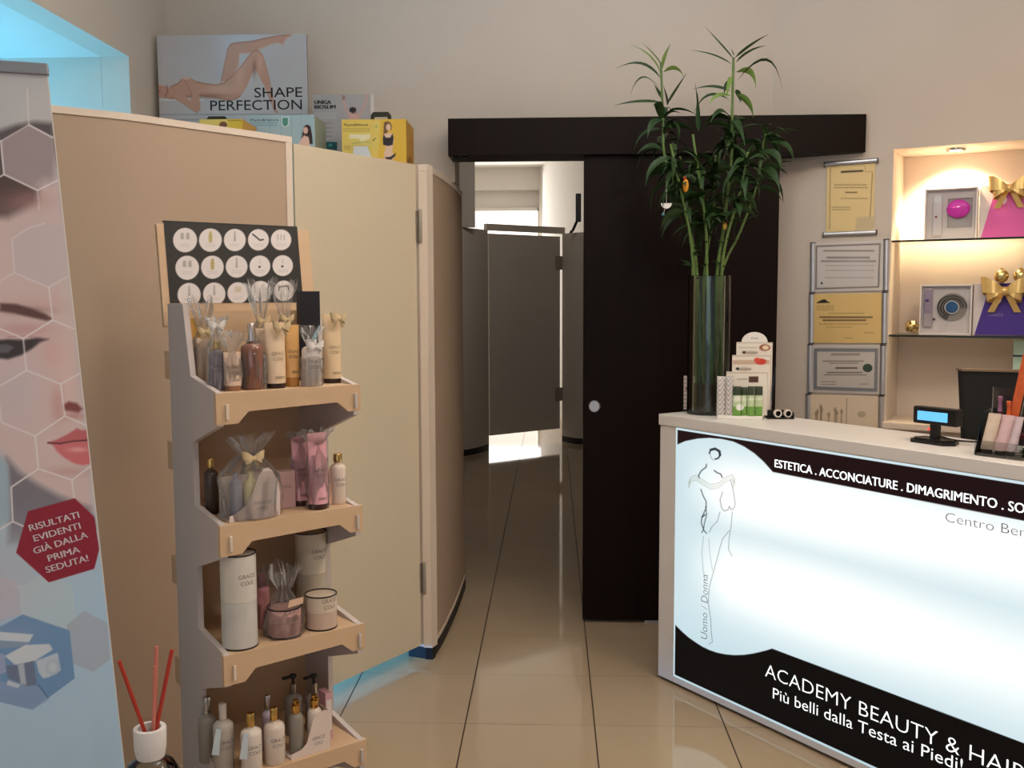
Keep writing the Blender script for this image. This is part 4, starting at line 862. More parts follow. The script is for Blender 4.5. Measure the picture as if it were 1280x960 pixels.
def carry_box(label, x0, x1, ytop, Yf, dep, paint, base, side, handle=True, xr=None):
    a = at_y(x0, ytop, Yf); e = at_y(x1, ytop, Yf); w = e[0]-a[0]; h = a[2]-CH
    o = thing('carry_box', label, 'box', (a[0], Yf, CH), 0, 'product boxes on top of the cabin')
    rz_ = 0
    sheet('front', (a[0], Yf, CH+.001), (1, 0, 0), (0, 0, 1), steps(0, w, .0024), steps(0, h, .0024), paint, PAPER, o, base)
    MB().box((a[0], Yf+.0006, CH+.0005), (e[0], Yf+dep, a[2]), .001).build('body', side, o, True)
    if handle:
        hx = handle; p0 = at_y(hx[0], ytop, Yf+.02); p1 = at_y(hx[1], ytop, Yf+.02); hz_ = at_y(hx[0], hx[2], Yf+.02)[2]; z = a[2]
        k = MB(); pr = [(p0[0], z), (p0[0]+.002, hz_-.012), (p0[0]+.012, hz_), (p1[0]-.012, hz_), (p1[0]-.002, hz_-.012), (p1[0], z), (p1[0]-.014, z), (p1[0]-.016, hz_-.018), (p0[0]+.016, hz_-.018), (p0[0]+.014, z)]
        k.prism(pr, Yf+.02, Yf+.034); k.build('handle', mat('olive_black', (44, 42, 26), .5), o, True)
    return o, a, e
def yb(p):
    p.poly([(427, 149), (476, 149), (472, 200), (427, 200)], (226, 204, 112), .7, 4); p.blob(450, 180, 20, 12, (196, 188, 110), .5)
    p.poly([(437, 167.5), (463, 168), (462, 174), (436, 173)], (240, 236, 200), .7); p.oval(454, 174, 5, 3.4, (232, 226, 180), .8); p.line([(440, 180), (455, 177), (462, 178)], 1, (130, 140, 60), .6); p.line([(466, 176), (469, 173)], 1.4, (110, 100, 50), .8)
    p.rows(429, 462, [161, 163.8], 1, (140, 124, 60), .6); p.oval(470.5, 158, 3.6, 4.4, (222, 204, 120)); p.oval(470.5, 158, 2, 2.4, (190, 170, 80), .7); p.poly([(430, 181), (438, 182), (438, 188), (430, 187)], (180, 150, 80), .5)
    # printed woman
    p.poly([(480, 153), (484, 151.5), (488, 153), (490, 158), (489, 163), (486, 161), (484, 166), (482, 172), (479, 172)], (120, 84, 44)); p.oval(485.5, 159, 3, 4, (222, 186, 160)); p.poly([(480, 167), (491, 166), (493, 175), (490, 188), (493, 196), (490, 204), (480, 204), (480, 192), (482, 184), (479, 176)], (226, 190, 166))
    p.poly([(478.5, 173), (480, 168), (482, 172), (488, 172), (490.5, 166.5), (492, 172), (491, 181), (485, 182.5), (479, 181)], (36, 26, 30)); p.poly([(481, 196.5), (488, 196), (495, 191), (494, 195), (489, 199.5), (483, 199)], (36, 26, 30))
o, a, e = carry_box('yellow slimming box with black handle at the cabin corner', 427, 507.5, 149.8, 3.98+.09, .22, yb, (222, 178, 58), YEL, (463, 489, 140))
k = MB(); A_ = at_y(430, 157.6, 4.0694); B_ = at_y(460, 157.6, 4.0694); B_[2] = A_[2]; write(k, 'Physio&Natura', A_, B_, UP, .0105, 0, .006); k.build('lettering', mat('olive_ink', (70, 70, 30), .5), o, True)
k = MB(); A_ = at_y(438, 172.6, 4.0694); B_ = at_y(462, 172.6, 4.0694); B_[2] = A_[2]; write(k, 'SUDATI', A_, B_, UP, .012, 0, .006); k.build('white_lettering', WHITEP, o, True)
k = MB(); A_ = [at_y(x, y, 4.062) for x, y in ((442, 183), (459, 182.5), (464.5, 197), (441, 197))]; k.add(A_ + [p + [0, .004, 0] for p in A_], [(0, 1, 2, 3), (4, 5, 6, 7), (0, 1, 5, 4), (1, 2, 6, 5), (2, 3, 7, 6), (3, 0, 4, 7)]); k.build('paper_note', mat('blue_white_paper', (206, 212, 216), .6), o, True)
k = MB(); sd_ = e[0]+.0008
for y0, y1, z0, z1 in ((.03, .07, .0, .05), (.08, .15, .02, .06), (.02, .2, .0, .015)): k.box((sd_, 4.07+y0, CH+z0+.002), (sd_+.0005, 4.07+y1, CH+z1))
k.build('side_print', mat('brown_print', (150, 104, 34), .5), o, True)
def yb2(p): p.poly([(250, 148), (285, 148), (285, 162), (250, 162)], (224, 204, 120), .7, 3); p.oval(279, 156, 5, 4, (110, 70, 44)); p.rows(285, 301, [150.5], 1, (90, 70, 30), .6)
carry_box('second yellow box with black handle mostly hidden behind the cabin wall', 249, 303, 149.6, 3.78, .18, yb2, (212, 180, 60), YEL, (257, 284.5, 145.5))
def bb(p):
    for x in (337, 351, 364, 376): p.line([(x, 146), (x+1, 190)], .8, (130, 160, 170), .6)
    p.poly([(352, 146), (361, 146), (361, 156), (356.5, 159.5), (352, 156)], (226, 236, 232)); p.poly([(353, 147), (360, 147), (360, 155.5), (356.5, 158.5), (353, 155.5)], (74, 140, 124)); p.rows(314, 346, [153.6, 156.5], 1, (80, 130, 150), .6)
    p.poly([(378, 166), (380, 158), (384, 155.5), (388, 158), (390, 168), (391, 180), (386, 180), (385, 170), (381, 172), (376, 180)], (44, 26, 24)); p.oval(382, 163, 3, 4.4, (220, 178, 160)); p.poly([(374, 178), (380, 169), (386, 172), (388, 186), (372, 186)], (224, 186, 168))
o, a, e = carry_box('pale blue box with green shield between the posters', 309, 393, 144.6, 3.98, .2, bb, (164, 188, 196), mat('grey_green_side', (150, 160, 140), .5), None)
k = MB(); A_ = at_y(313, 151.6, 3.9794); B_ = at_y(348, 151.6, 3.9794); B_[2] = A_[2]; write(k, 'Physio&Natura', A_, B_, UP, .0105, 0, .004); k.build('lettering', mat('slate_ink', (50, 70, 84), .5), o, True)

# ================================================================== the roll-up banner
BP = at_y(57, 80, 2.08); bth = math.radians(21.3); BU = np.array([math.cos(bth), math.sin(bth), 0]); BN = np.array([BU[1], -BU[0], 0])
e_ = on(155, 960, BP, BN); sl = ((e_-BP) @ BU)/(BP[2]-e_[2])         # sideways lean of the banner
BV = (UP - BU*sl); BV = BV/np.linalg.norm(BV); BW = .68
def bx(x, y): return on(x, y, BP, BN)
hb_ = BP[2]/BV[2]; BO = BP - BV*(hb_-.06) - BU*BW                    # lower left corner of the sheet
bn = thing('roller_banner', 'tall leaning beauty banner with a face and hexagons at the left edge', 'banner', (BO + BU*BW*.5) * [1, 1, 0], bth)
def banner_paint(p):
    X, Y = p.X, p.Y; sk = (222, 200, 198); q = np.clip((Y-560)/160, 0, 1)[:, None]
    p.c = np.array([196, 198, 202])*(1-q) + np.array([186, 218, 242])*q
    p.blob(60, 150, 50, 50, (206, 206, 206), .6)
    # head of hair, face
    p.poly([(-400, 250), (-60, 175), (0, 163), (20, 156), (44, 152), (66, 154), (70, 190), (66, 230), (40, 262), (0, 282), (-400, 400)], (92, 84, 88), .95, 8)
    p.poly([(-300, 260), (0, 250), (20, 255), (40, 240), (56, 225), (75, 230), (90, 330), (98, 420), (104, 500), (112, 560), (118, 640), (105, 640), (80, 625), (55, 612), (30, 596), (12, 578), (0, 562), (-40, 500), (-300, 420)], sk, 1, 16)
    p.poly([(-20, 214), (5, 216), (30, 228), (47, 236), (46, 252), (30, 262), (10, 272), (-20, 272)], (84, 66, 62), .85, 12)
    p.blob(30, 250, 30, 14, (176, 120, 116), .5); p.blob(40, 300, 30, 40, (214, 196, 196), .7); p.blob(50, 380, 70, 12, (220, 184, 182), .6); p.blob(80, 470, 16, 60, (240, 206, 196), .5); p.blob(20, 490, 30, 40, (206, 200, 206), .5); p.blob(88, 350, 12, 60, (214, 206, 204), .6)
    p.poly([(0, 379), (20, 380), (40, 386), (58, 393), (66, 399), (58, 401), (36, 396), (16, 391), (0, 389)], (88, 58, 54), .9, 4); p.blob(30, 388, 30, 5, (110, 74, 70), .5)
    p.blob(30, 412, 34, 8, (206, 156, 160), .7); p.poly([(-10, 426), (10, 424), (30, 425), (48, 422), (61, 424), (50, 428), (40, 436), (26, 444), (10, 449), (-10, 447)], (50, 42, 46), .92, 4); p.poly([(-10, 432), (8, 430), (18, 434), (10, 441), (-10, 442)], (120, 124, 130), .7, 3); p.line([(10, 421), (34, 420), (58, 423)], 1.4, (190, 140, 140), .8)
    p.blob(66, 440, 16, 20, (226, 176, 170), .5); p.blob(72, 506, 8, 22, (206, 150, 146), .6)
    p.poly([(79, 506), (86, 502), (96, 504), (103, 511), (98, 516), (88, 514), (80, 513)], (128, 62, 62), .9, 4); p.blob(92, 520, 14, 5, (190, 130, 126), .6)
    p.poly([(60, 553.5), (72, 549), (84, 543), (96, 535.5), (103, 538), (110, 537), (112, 551), (96, 551), (80, 554), (66, 556)], (200, 104, 108), .95, 3)
    p.poly([(66, 556), (80, 554.5), (96, 552), (114, 551), (116, 579), (104, 582), (92, 579), (80, 572), (71, 564)], (218, 116, 122), .95, 3); p.line([(60, 553.5), (75, 554.5), (92, 551.5), (114, 550)], 2, (96, 34, 42), .9, 1.6); p.blob(97, 562, 12, 3, (244, 190, 190), .8); p.blob(85, 590, 26, 6, (204, 160, 160), .6)
    p.poly([(8, 572), (24, 590), (48, 606), (74, 620), (112, 634), (120, 660), (60, 680), (10, 680), (12, 620)], (112, 102, 112), .75, 10); p.poly([(-60, 480), (-2, 566), (10, 582), (12, 650), (-60, 700)], (166, 192, 208), .9, 6)
    p.blob(20, 700, 70, 40, (190, 200, 214), .7); p.blob(0, 740, 40, 30, (206, 196, 206), .5)
    # hexagon net
    wh = (240, 234, 236)
    p.poly([(36, 156), (66, 172), (72, 226), (47, 238), (5, 218), (1, 176)], (214, 196, 200), .62, 1); p.poly([(15, 300), (50, 279), (80, 282), (84, 346), (61, 359), (18, 341)], (206, 200, 204), .4, 1)
    for l, al in (([(0, 177), (36, 156), (34, 112)], .55), ([(36, 156), (66, 172)], .95), ([(1, 176), (5, 218), (47, 238), (73, 225)], .95), ([(-30, 238), (5, 218)], .9), ([(47, 238), (49, 262)], .5), ([(18, 341), (15, 299), (36, 285), (56, 279)], .5), ([(-5, 354), (18, 341), (61, 359), (84, 346)], .55), ([(61, 359), (66, 400), (92, 411)], .8),
                  ([(66, 400), (29, 423), (0, 411), (-20, 400)], .95), ([(29, 423), (33, 463), (76, 480), (99, 467)], .8), ([(33, 463), (-4, 485), (2, 528), (44, 545)], .8), ([(76, 480), (81, 520), (44, 545), (48, 586), (90, 600), (114, 582)], .9), ([(81, 520), (109, 532)], .9), ([(48, 586), (14, 609), (16, 652), (34, 660)], .95), ([(16, 652), (-8, 666)], .9), ([(90, 600), (93, 626)], .9), ([(0, 724), (26, 734), (28, 766)], .35)):
        p.line(l, 2, wh, al, 1)
    p.poly([(26, 734), (54, 716), (90, 730), (96, 780), (60, 800), (28, 768)], (206, 222, 228), .5, 1); p.poly([(83, 781), (105.5, 763.5), (134, 779), (138, 824), (117, 840), (92, 830)], (176, 182, 196), .6, 1.4)
    p.poly([(-10, 720), (20, 726), (26, 768), (-10, 780)], (206, 198, 214), .6, 2)
    red = [(93.4, 622.7), (118, 646), (124, 687), (118, 711), (61, 728), (20, 691), (35, 639)]
    p.poly(red, (150, 30, 54)); p.blob(110, 660, 30, 40, (176, 40, 56), .5) if False else None
    p.poly([(5, 781), (28, 768), (87, 788), (93.5, 848), (40.6, 887), (-6, 876), (-40, 800)], (116, 158, 204), .95, 1); p.blob(20, 790, 30, 12, (150, 170, 206), .5); p.poly([(-10, 850), (48, 858), (62, 874), (40, 887), (-6, 876)], (150, 176, 212), .7, 2)
    p.line([(48, 856), (60, 872)], 1.6, (70, 110, 160), .8)
    p.poly([(-10, 789), (42, 793), (36, 803), (-10, 800)], (226, 236, 244), .9, 1.5); p.poly([(-10, 801), (36, 803), (30, 808), (-10, 812)], (150, 172, 200), .9, 2); p.poly([(6, 820), (32, 806), (62, 805), (66, 812), (44, 826), (20, 832)], (222, 232, 240), .95, 1.4)
    p.poly([(6, 832), (20, 831), (42, 826), (46, 856), (34, 858), (10, 848)], (116, 132, 160), .95, 1.2); p.poly([(22, 831), (30, 829), (33, 856), (26, 855)], (196, 208, 222), .9, 1.6); p.poly([(45, 826), (66, 818), (72, 816), (76, 838), (62, 846), (54, 848), (48, 840)], (206, 222, 236), .95, 1.6); p.oval(66, 834, 9, 10, (186, 206, 226), .8, 2); p.oval(66, 834, 5, 6, (216, 228, 238), .7, 2)
    p.poly([(-8, 815), (6, 818), (8, 840), (-8, 846)], (176, 186, 220), .8, 2); p.poly([(10, 850), (26, 856), (22, 860), (8, 856)], (224, 232, 240), .8, 1.5)
us = steps(0, BW-.27, .03) + steps(BW-.268, BW, .0016); vs = steps(0, .35, .03) + steps(.352, hb_-.085, .0016)
bs = sheet('print', BO, BU, BV, us, vs, banner_paint, print_mat('banner_print', .55), bn)
Mb = Matrix([(BU[i], -BN[i], BV[i], BO[i]) for i in range(3)] + [(0, 0, 0, 1)])
top = hb_-.06
MB().box((-.004, -.009, top-.0235), (BW+.004, .011, top), .002, M=Mb).build('top_rail', mat('satin_grey_rail', (150, 152, 158), .45, .6), bn, True)
MB().box((-.002, .0008, 0), (BW+.002, .0016, top-.02), M=Mb).build('backing', WCARD, bn, True)
b0 = (BO + BU*BW*.5)*[1, 1, 0]; MBs = Matrix.Translation(b0) @ Matrix.Rotation(bth, 4, 'Z')
MB().box((-BW/2-.03, -.06, 0), (BW/2+.03, .06, .07), .015, M=MBs).build('base', ALU, bn, True); MB().tube([b0 + [0, 0, .05] - BN*.03, BO + BU*BW*.5 + BV*(top-.02) - BN*.012], .008).build('pole', ALU, bn, True)
k = MB()
for s_, A_, B_ in (('RISULTATI', (37.5, 664), (99.3, 646.8)), ('EVIDENTI', (43, 677), (101, 660.5)), ('GIÀ DALLA', (43, 692.6), (110, 671.5)), ('PRIMA', (61, 701.8), (100.3, 690)), ('SEDUTA!', (58.2, 716.2), (110.8, 700.8))):
    a, e = bx(*A_) + BN*.0007, bx(*B_) + BN*.0007; d = e-a; n_ = np.cross(BN, d/np.linalg.norm(d)); n_ = n_ if n_[2] > 0 else -n_; [write(k, s_, a + BU*q_, e + BU*q_, n_, .0150) for q_ in (0, .0009)]
k.build('lettering', mat('white_print', (236, 226, 230), .5), bs, True)

# ================================================================== wooden display stand
SO = np.array([-.766, 2.2, 0]); SA = .709; SE = np.array([math.cos(SA), math.sin(SA), 0]); SM = np.array([-SE[1], SE[0], 0]); SW, SD = .366, .31
SZ = [1.2848, .9757, .6666, .3574, .0483]
PLY = noisy('pale_plywood', (214, 182, 148), (204, 170, 134), 5, .6, (1, 1, 6)); PLYS = noisy('plywood_cool_lit', (204, 192, 186), (196, 184, 178), 5, .65, (1, 1, .3))  # side plywood greyed so its colour carries the cool daylight
st = thing('display_stand', 'tall pale wooden display stand with stepped shelves of beauty products', 'display stand', SO, SA)
def side_poly():
    """outline in (depth, z) of one side: reaches forward at each shelf, cut back between them"""
    F, B_ = .0, .085; p = [(SD, 0), (F, 0)]
    for z in SZ[::-1]:
        if z > .1: p += [(B_, z-.215+.0), (B_, z-.118), (F+.001, z-.074)]
        p += [(F, z-.07 if z > .1 else z-.03), (F, z), ]
        if z < 1.2: p += [(B_, z+.048)]
        else: p += [(.062, z+.035), (.10, z+.16), (.12, z+.222), (.15, z+.225), (SD, z+.225)]
    q = []
    for a in p:
        if not q or (abs(a[0]-q[-1][0]) + abs(a[1]-q[-1][1])) > 1e-4: q.append(a)
    return q
def outline():
    q = [(SD, 0), (0, 0)]
    for i, z in enumerate(SZ[::-1]):
        if i: q += [(.165, z-.132), (.0, z-.076)]
        q += [(0, z)]
        q += [(.165, z+.022)] if z < 1.2 else [(.165, z+.030), (.204, z+.204), (SD, z+.204)]
    return q
for x in (0, SW-.014):
    MB().prism(outline(), x, x+.014, ax='yz').build('side_panel', PLYS, st)
k = MB().box((.014, SD-.006, 0), (SW-.014, SD, 1.47)); k.build('back_panel', PLY, st)
for z in SZ:
    sh = MB().box((.0142, .012, z-.010), (SW-.0142, SD-.0062, z), .001).build('shelf', PLY, st)
    w0, w1 = -.004, SW+.006
    lip = [(w0, z), (w1, z), (w1, z-.066), (w1-.036, z-.066), (w1-.066, z-.041), (w0+.078, z-.046), (w0+.052, z-.073), (w0, z-.073)] if z > .1 else [(w0, z), (w1, z), (w1, z-.04), (w0, z-.04)]
    MB().prism(lip, -.002, .0118, ax='xz').build('front_lip', PLY, sh)
    if z > .1:
        MB().box((w0+.021, -.009, z-.062), (w0+.028, -.0022, z-.026), .001).build('tab', TRIMW, sh); MB().box((w1-.020, -.009, z-.058), (w1-.013, -.0022, z-.022), .001).build('tab', PLYS, sh)
for z in (1.333, 1.10, .80, .53): MB().box((.001, SD+.0002, z-.036), (.013, SD+.040, z+.036), .001).build('rear_tab', PLY, st)
# header card: black with fifteen round product pictures, leaning back inside a pale wooden frame
HY = SD + .045
HP = SO + SM*HY; lean = .13; HV = UP*math.cos(lean) + SM*math.sin(lean); HN = np.cross(SE, HV)
HP = HP + UP*1.49
def hx(x, y): return on(x, y, HP, HN)
A_, B_ = hx(204.5, 277.5), hx(371.5, 284); Lw = (B_-A_) @ SE; zt_ = ((A_-HP) @ HV + (B_-HP) @ HV)/2; a0 = HP + SE*((A_-HP) @ SE)
CIR = [(231.3, 300.1, 15), (263, 300.1, 14.3), (293.5, 300, 13.7), (323, 299.8, 13.1), (351.3, 299.8, 12.8), (234, 334.7, 14.8), (265.5, 334, 14.2), (295.8, 333.3, 13.6), (324.9, 332.6, 13), (353.4, 332, 12.8), (236.4, 368.4, 14.5), (267.8, 367.4, 14), (297.5, 366.2, 13.2), (326, 364.4, 13), (354.9, 363.5, 12.6)]
def card_paint(p):
    for i, (x, y, r) in enumerate(CIR):
        p.oval(x, y, r, r*1.02, (222, 212, 208), 1, 1)
        g = (150, 142, 132); au = (176, 160, 96)
        if i in (0, 5): [p.poly([(x+dx-1.8, y-9), (x+dx+1.8, y-9), (x+dx+2.4, y-1), (x+dx-2.4, y-1)], g, .7) for dx in (-3.5, 3.5)]
        elif i in (1, 6): p.poly([(x-1.2, y-11), (x+1.2, y-11), (x+2.6, y-5), (x+2, y+3), (x-2, y+3), (x-2.4, y-5)], au, .9)
        elif i in (2, 7, 10, 11): p.poly([(x-.8, y-11), (x+.8, y-11), (x+1.6, y+1), (x-1.4, y+2)], g, .7)
        elif i == 3: p.line([(x-7, y-7), (x+2, y+.5), (x+6, y-.4)], 1.8, (40, 38, 42))
        elif i == 4: [p.line([(x+dx, y-6), (x+dx, y)], 1.2, g, .7) for dx in (-4, 0, 4)]
        elif i in (8, 9): p.oval(x-.5, y+1, 1.6, 1.3, (50, 46, 50)); p.line([(x, y-8), (x, y-3)], 1, g, .5)
        elif i == 14: p.line([(x-6, y-1), (x-6, y-5), (x+5, y-6), (x+6, y-1)], 1.6, (70, 60, 54))
        elif i == 12: p.poly([(x-4, y-8), (x+4, y-8), (x+4, y-1), (x-4, y-1)], (196, 180, 150), .8)
        p.rows(x-6, x+6, [y+5.2, y+7.6], .8, (170, 160, 150), .5, 2)
he = st
sheet('header_card', a0, SE, HV, steps(0, Lw, .0015), steps(0, zt_, .0015), card_paint, PAPER, he, (30, 25, 23))
MH = Matrix([(SE[i], -HN[i], HV[i], a0[i]) for i in range(3)] + [(0, 0, 0, 1)])
MB().box((-.019, .001, -.06), (Lw+.036, .014, zt_-.006), .001, M=MH).build('header_frame', PLY, he, True)
MB().box((0, .0003, zt_), (Lw, .011, zt_+.003), M=MH).build('header_edge', BLACKP, he, True)

# ------------------------------------------------------------------ the products on the stand
def srow(m):                                                        # vertical plane m metres behind the shelf front
    return SO + SM*m, SM
def s_x(x, y, m):                                                   # pixel -> (local x, height) on that plane
    P = on(x, y, *srow(m)); return (P-SO) @ SE, P[2]
CELLO = film('cellophane', (250, 249, 247), 1.36, .12, .13, .8)
def product(name, label, cat, x, m, z, spin=0):
    P = SO + SE*x + SM*m + UP*z
    return thing(name, label, cat, P, SA+spin, 'beauty products on the display stand')
INKD = mat('label_ink', (96, 88, 84), .5)
def brand(par, r, z, cap, ang=-PI/2, sx=1, sy=1):
    k = MB(); write_round(k, 'GRACE', r+.0004, z+cap*.8, cap, ang, None, 0, -.006, sx, sy); write_round(k, 'COLE', r+.0004, z-cap*.8, cap, ang, None, 0, -.006, sx, sy); return k.build('lettering', INKD, par)
_m = {}
def pm(c, rough=.4, metal=0):
    k = (c, rough, metal)
    if k not in _m: _m[k] = mat('product_%d_%d_%d' % c, c, rough, metal)
    return _m[k]
def geom(x, ytop, wpx, m, k, ymid=None):
    """centre x, radius and height of a product seen at pixel column x, whose top is at ytop, standing on shelf k"""
    lx_, zt2 = s_x(x, ytop, m); z = SZ[k]+.0004; lx_ = s_x(x, (ytop + 490)/2 if False else ytop, m)[0]
    d = np.linalg.norm((SO + SE*lx_ + SM*m)[:2]); return lx_, wpx/2*d/FPX, zt2 - z, z
def squeeze_tube(label, x, ytop, wpx, m, k, c, cap, caph=.018, text=True, bowm=None, lettering='GRACE'):
    lx_, r, h, z = geom(x, ytop, wpx, m, k); o = product('squeeze_tube', label, 'tube', lx_, m, z)
    kk = MB(); n = 28; rows = 10
    def ring(q):
        f = 1 - .92*q**1.3; w = r*(1 + .10*q)
        return [(w*math.cos(t), r*f*math.sin(t), caph + (h-caph)*q) for t in np.linspace(0, 2*PI, n+1)]
    for i in range(rows): kk.strip(ring(i/rows), ring((i+1)/rows))
    kk.box((-r*1.1, -.0012, h-.008), (r*1.1, .0012, h)); b_ = kk.build('body', pm(c, .35), o)
    MB().lathe([(r*.93, 0), (r*.96, .002), (r*.96, caph-.001), (r*.9, caph)], 28).build('cap', pm(cap, .3), o)
    if text:
        kk = MB(); zz = caph + (h-caph)*.42; write_round(kk, 'GRACE', r*1.035, zz+.007, .008, -PI/2, None, 0, -.006, 1, .80); write_round(kk, 'COLE', r*1.035, zz-.006, .008, -PI/2, None, 0, -.006, 1, .82)
        for dz in (.02, .026): kk.prism([(-r*.5, 0), (r*.5, 0), (r*.5, .0012), (-r*.5, .0012)], -r*1.02, -r*1.015, M=Matrix.Translation((0, 0, caph+dz*.6)))
        kk.build('lettering', INKD, o)
    if bowm: ribbon_bow(o, np.array(o.location) + UP*(h*.93) - SM*r*.9 + SE*r*.3, .022, bowm, SE, -SM)
    return o
def wrap(o, r, h0, h1, flare=1.0, squash=.9, seed=1, name='clear_wrap', neck=None):
    """crumpled clear foil: hugs the product, gathers at the neck and fans out above"""
    rr = random.Random(seed); n = 26; neck = neck or (h0*.98); prof = [(r*1.10, .001), (r*1.14, h0*.4), (r*1.12, h0*.8), (r*.45, neck+.004), (r*.35, neck+.012), (r*.9*flare, neck+(h1-neck)*.6), (r*1.25*flare, h1)]
    v = []; f = []
    for j, (R_, z) in enumerate(prof):
        for i in range(n):
            t = 2*PI*i/n; jj = rr.uniform(-.16, .16) if j < 3 else rr.uniform(-.35, .35); q = R_*(1+jj)*(1.1 if (i % 2 and j > 3) else 1)
            v.append((q*math.cos(t), q*squash*math.sin(t), z + (rr.uniform(-.22, .12)*(h1-neck) if j == len(prof)-1 else rr.uniform(-.003, .003)*(j > 0))))
    for j in range(len(prof)-1):
        for i in range(n): f.append((j*n+i, j*n+(i+1) % n, (j+1)*n+(i+1) % n, (j+1)*n+i))
    return MB().add(v, f, 0, False).build(name, CELLO, o)
def bottle(label, x, ytop, wpx, m, k, c, cap, sh=.72, capr=.42, rough=.25, metal=0, pump=False, text=True, name='bottle', collar=None, flat=1, capm=1, tagc=None, fill=None):
    lx_, r, h, z = geom(x, ytop, wpx, m, k); o = product(name, label, 'bottle', lx_, m, z); hs = h*sh
    prof = [(1e-5, .0005), (r*.92, 0), (r, .003), (r, hs*.86), (r*.94, hs*.93), (r*.72, hs*.975), (capr*r*.9, hs), (capr*r*.8, hs+.004)]
    MB().lathe(prof, 32, sy=flat).build('body', c if not isinstance(c, tuple) else pm(c, rough), o)
    cm = pm(cap, .25, capm)
    if pump:
        MB().lathe([(capr*r, hs+.0035), (capr*r*1.02, hs+.005), (capr*r*1.02, hs+(h-hs)*.55), (capr*r*.6, hs+(h-hs)*.57)], 24).build('collar', pm(collar or cap, .2, 1), o)
        kk = MB().lathe([(.0035, hs+(h-hs)*.56), (.0035, h-.009), (.009, h-.008), (.010, h-.004), (.009, h), (1e-5, h+.0005)], 18); kk.box((-.030, -.0045, h-.008), (.0, .0045, h-.001), .002); kk.build('pump', pm(cap, .3), o)
    else:
        kk = MB().lathe([(capr*r, hs+.0045), (capr*r*1.02, hs+.006), (capr*r*1.02, h-.002), (capr*r*.92, h), (1e-5, h)], 24); kk.build('cap', cm, o)
    if text:
        kk = MB(); cp_ = min(.009, r*.42); write_round(kk, 'GRACE', r+.0004, hs*.58, cp_, -PI/2, None, 0, -.006, 1, flat); write_round(kk, 'COLE', r+.0004, hs*.58-cp_*1.5, cp_, -PI/2, None, 0, -.006, 1, flat); kk.build('lettering', INKD, o)
    if tagc:
        kk = MB(); kk.prism([(-.009, 0), (.009, 0), (.007, .062), (-.005, .064)], 0, .0012, M=Matrix.Translation((-r*1.15, -r*.75, hs*.40)) @ Matrix.Rotation(.14, 4, 'Y') @ Matrix.Rotation(-.5, 4, 'Z')); kk.build('swing_tag', pm(tagc, .5), o)
    return o
def tin(label, x, ytop, wpx, m, k, c, c2, rim=(40, 32, 32), name='tin', split=.5):
    lx_, r, h, z = geom(x, ytop, wpx, m, k); h -= .0; o = product(name, label, 'tin', lx_, m, z)
    mt = noisy('tin_print_%d_%d' % (int(x), int(ytop)), c, tuple(int(v*.94) for v in c), 14, .4)
    MB().lathe([(1e-5, .0005), (r*.99, 0), (r*1.012, .001), (r*1.012, .0035), (r, .004), (r, h*split)], 40).build('base', [noisy('marbled_print_%d' % int(x), c2, tuple(int(v*.88) for v in c2), 22, .4)], o)
    MB().lathe([(r*1.006, h*split+.0006), (r*1.006, h-.004), (r*1.006, h-.0005)], 40).build('sleeve', mt, o) if False else MB().lathe([(r*1.006, h*split+.0006), (r*1.006, h-.003), (r*.96, h-.0028), (1e-5, h-.0028)], 40).build('lid', mt, o)
    kk = MB().lathe([(r*1.0065, h-.0032), (r*1.03, h-.003), (r*1.03, h), (r*.965, h), (r*.965, h-.0027), (r*1.0065, h-.0032)], 40); kk.build('top_rim', pm(rim, .4), o); kk = MB().lathe([(r*1.0125, .0), (r*1.022, .0005), (r*1.022, .0036), (r*1.0125, .004)], 40); kk.build('bottom_rim', pm(rim, .4), o)
    brand(o, r*1.006, h*.72, min(.010, r*.30), -PI/2 + .12); return o, r, h
GB_ = noisy('satin_bow', (222, 200, 160), (196, 170, 126), 60, .4); WB_ = noisy('white_bow', (232, 226, 218), (210, 202, 196), 60, .4)
# top shelf
squeeze_tube('amber yellow tube farthest left on the top shelf', 243, 398, 19, .215, 0, (222, 168, 84), (206, 150, 70), .02)
o = bottle('lilac silver bottle with gold cap near the top shelf left side', 271, 426, 19, .08, 0, noisy('lilac_glitter', (196, 186, 194), (140, 130, 140), 90, .25), (214, 178, 104), .80, .5); wrap(o, .020, .13, .175, 1.1, .9, 3)
ribbon_bow(o, np.array(o.location) + UP*.152 - SM*.012 - SE*.006, .020, WB_, SE, -SM)
o = squeeze_tube('pale tube in clear foil left of the brown perfume bottle', 290, 440, 20, .045, 0, (214, 186, 164), (150, 106, 76), .012, True); wrap(o, .019, .085, .14, 1.3, .8, 5)
o = bottle('brown perfume bottle with silver spray cap on the top shelf', 314, 404, 27, .05, 0, mat('brown_glass', (132, 88, 72), .12, coat=.5), (206, 196, 190), .70, .34, text=False); wrap(o, .029, .105, .12, .4, .8, 7)
squeeze_tube('cream tube with black cap in the middle of the top shelf', 343, 403, 24, .045, 0, (226, 198, 166), (44, 28, 24), .012, True, GB_)
squeeze_tube('slim amber tube right of the middle cream tube', 364, 406, 18, .06, 0, (218, 168, 104), (178, 124, 62), .022)
o = bottle('small white bottle tied with a white bow on the top shelf', 389, 424, 25, .035, 0, (222, 210, 202), (226, 220, 216), .86, .5, capm=0, flat=.8); ribbon_bow(o, np.array(o.location) + UP*.098 - SM*.016, .022, WB_, SE, -SM); wrap(o, .026, .085, .15, .8, .8, 9)
squeeze_tube('cream tube with black cap and gold bow at the top shelf right end', 414, 392, 23, .085, 0, (224, 196, 158), (46, 30, 26), .012, True, GB_)
lx_, r, h, z = geom(385, 364, 26, .20, 0); o = product('navy_box', 'dark navy box standing at the back right of the top shelf', 'box', lx_, .20, z); MB().box((-r, -.012, 0), (r, .012, h), .001).build('box', pm((22, 24, 34), .45), o)
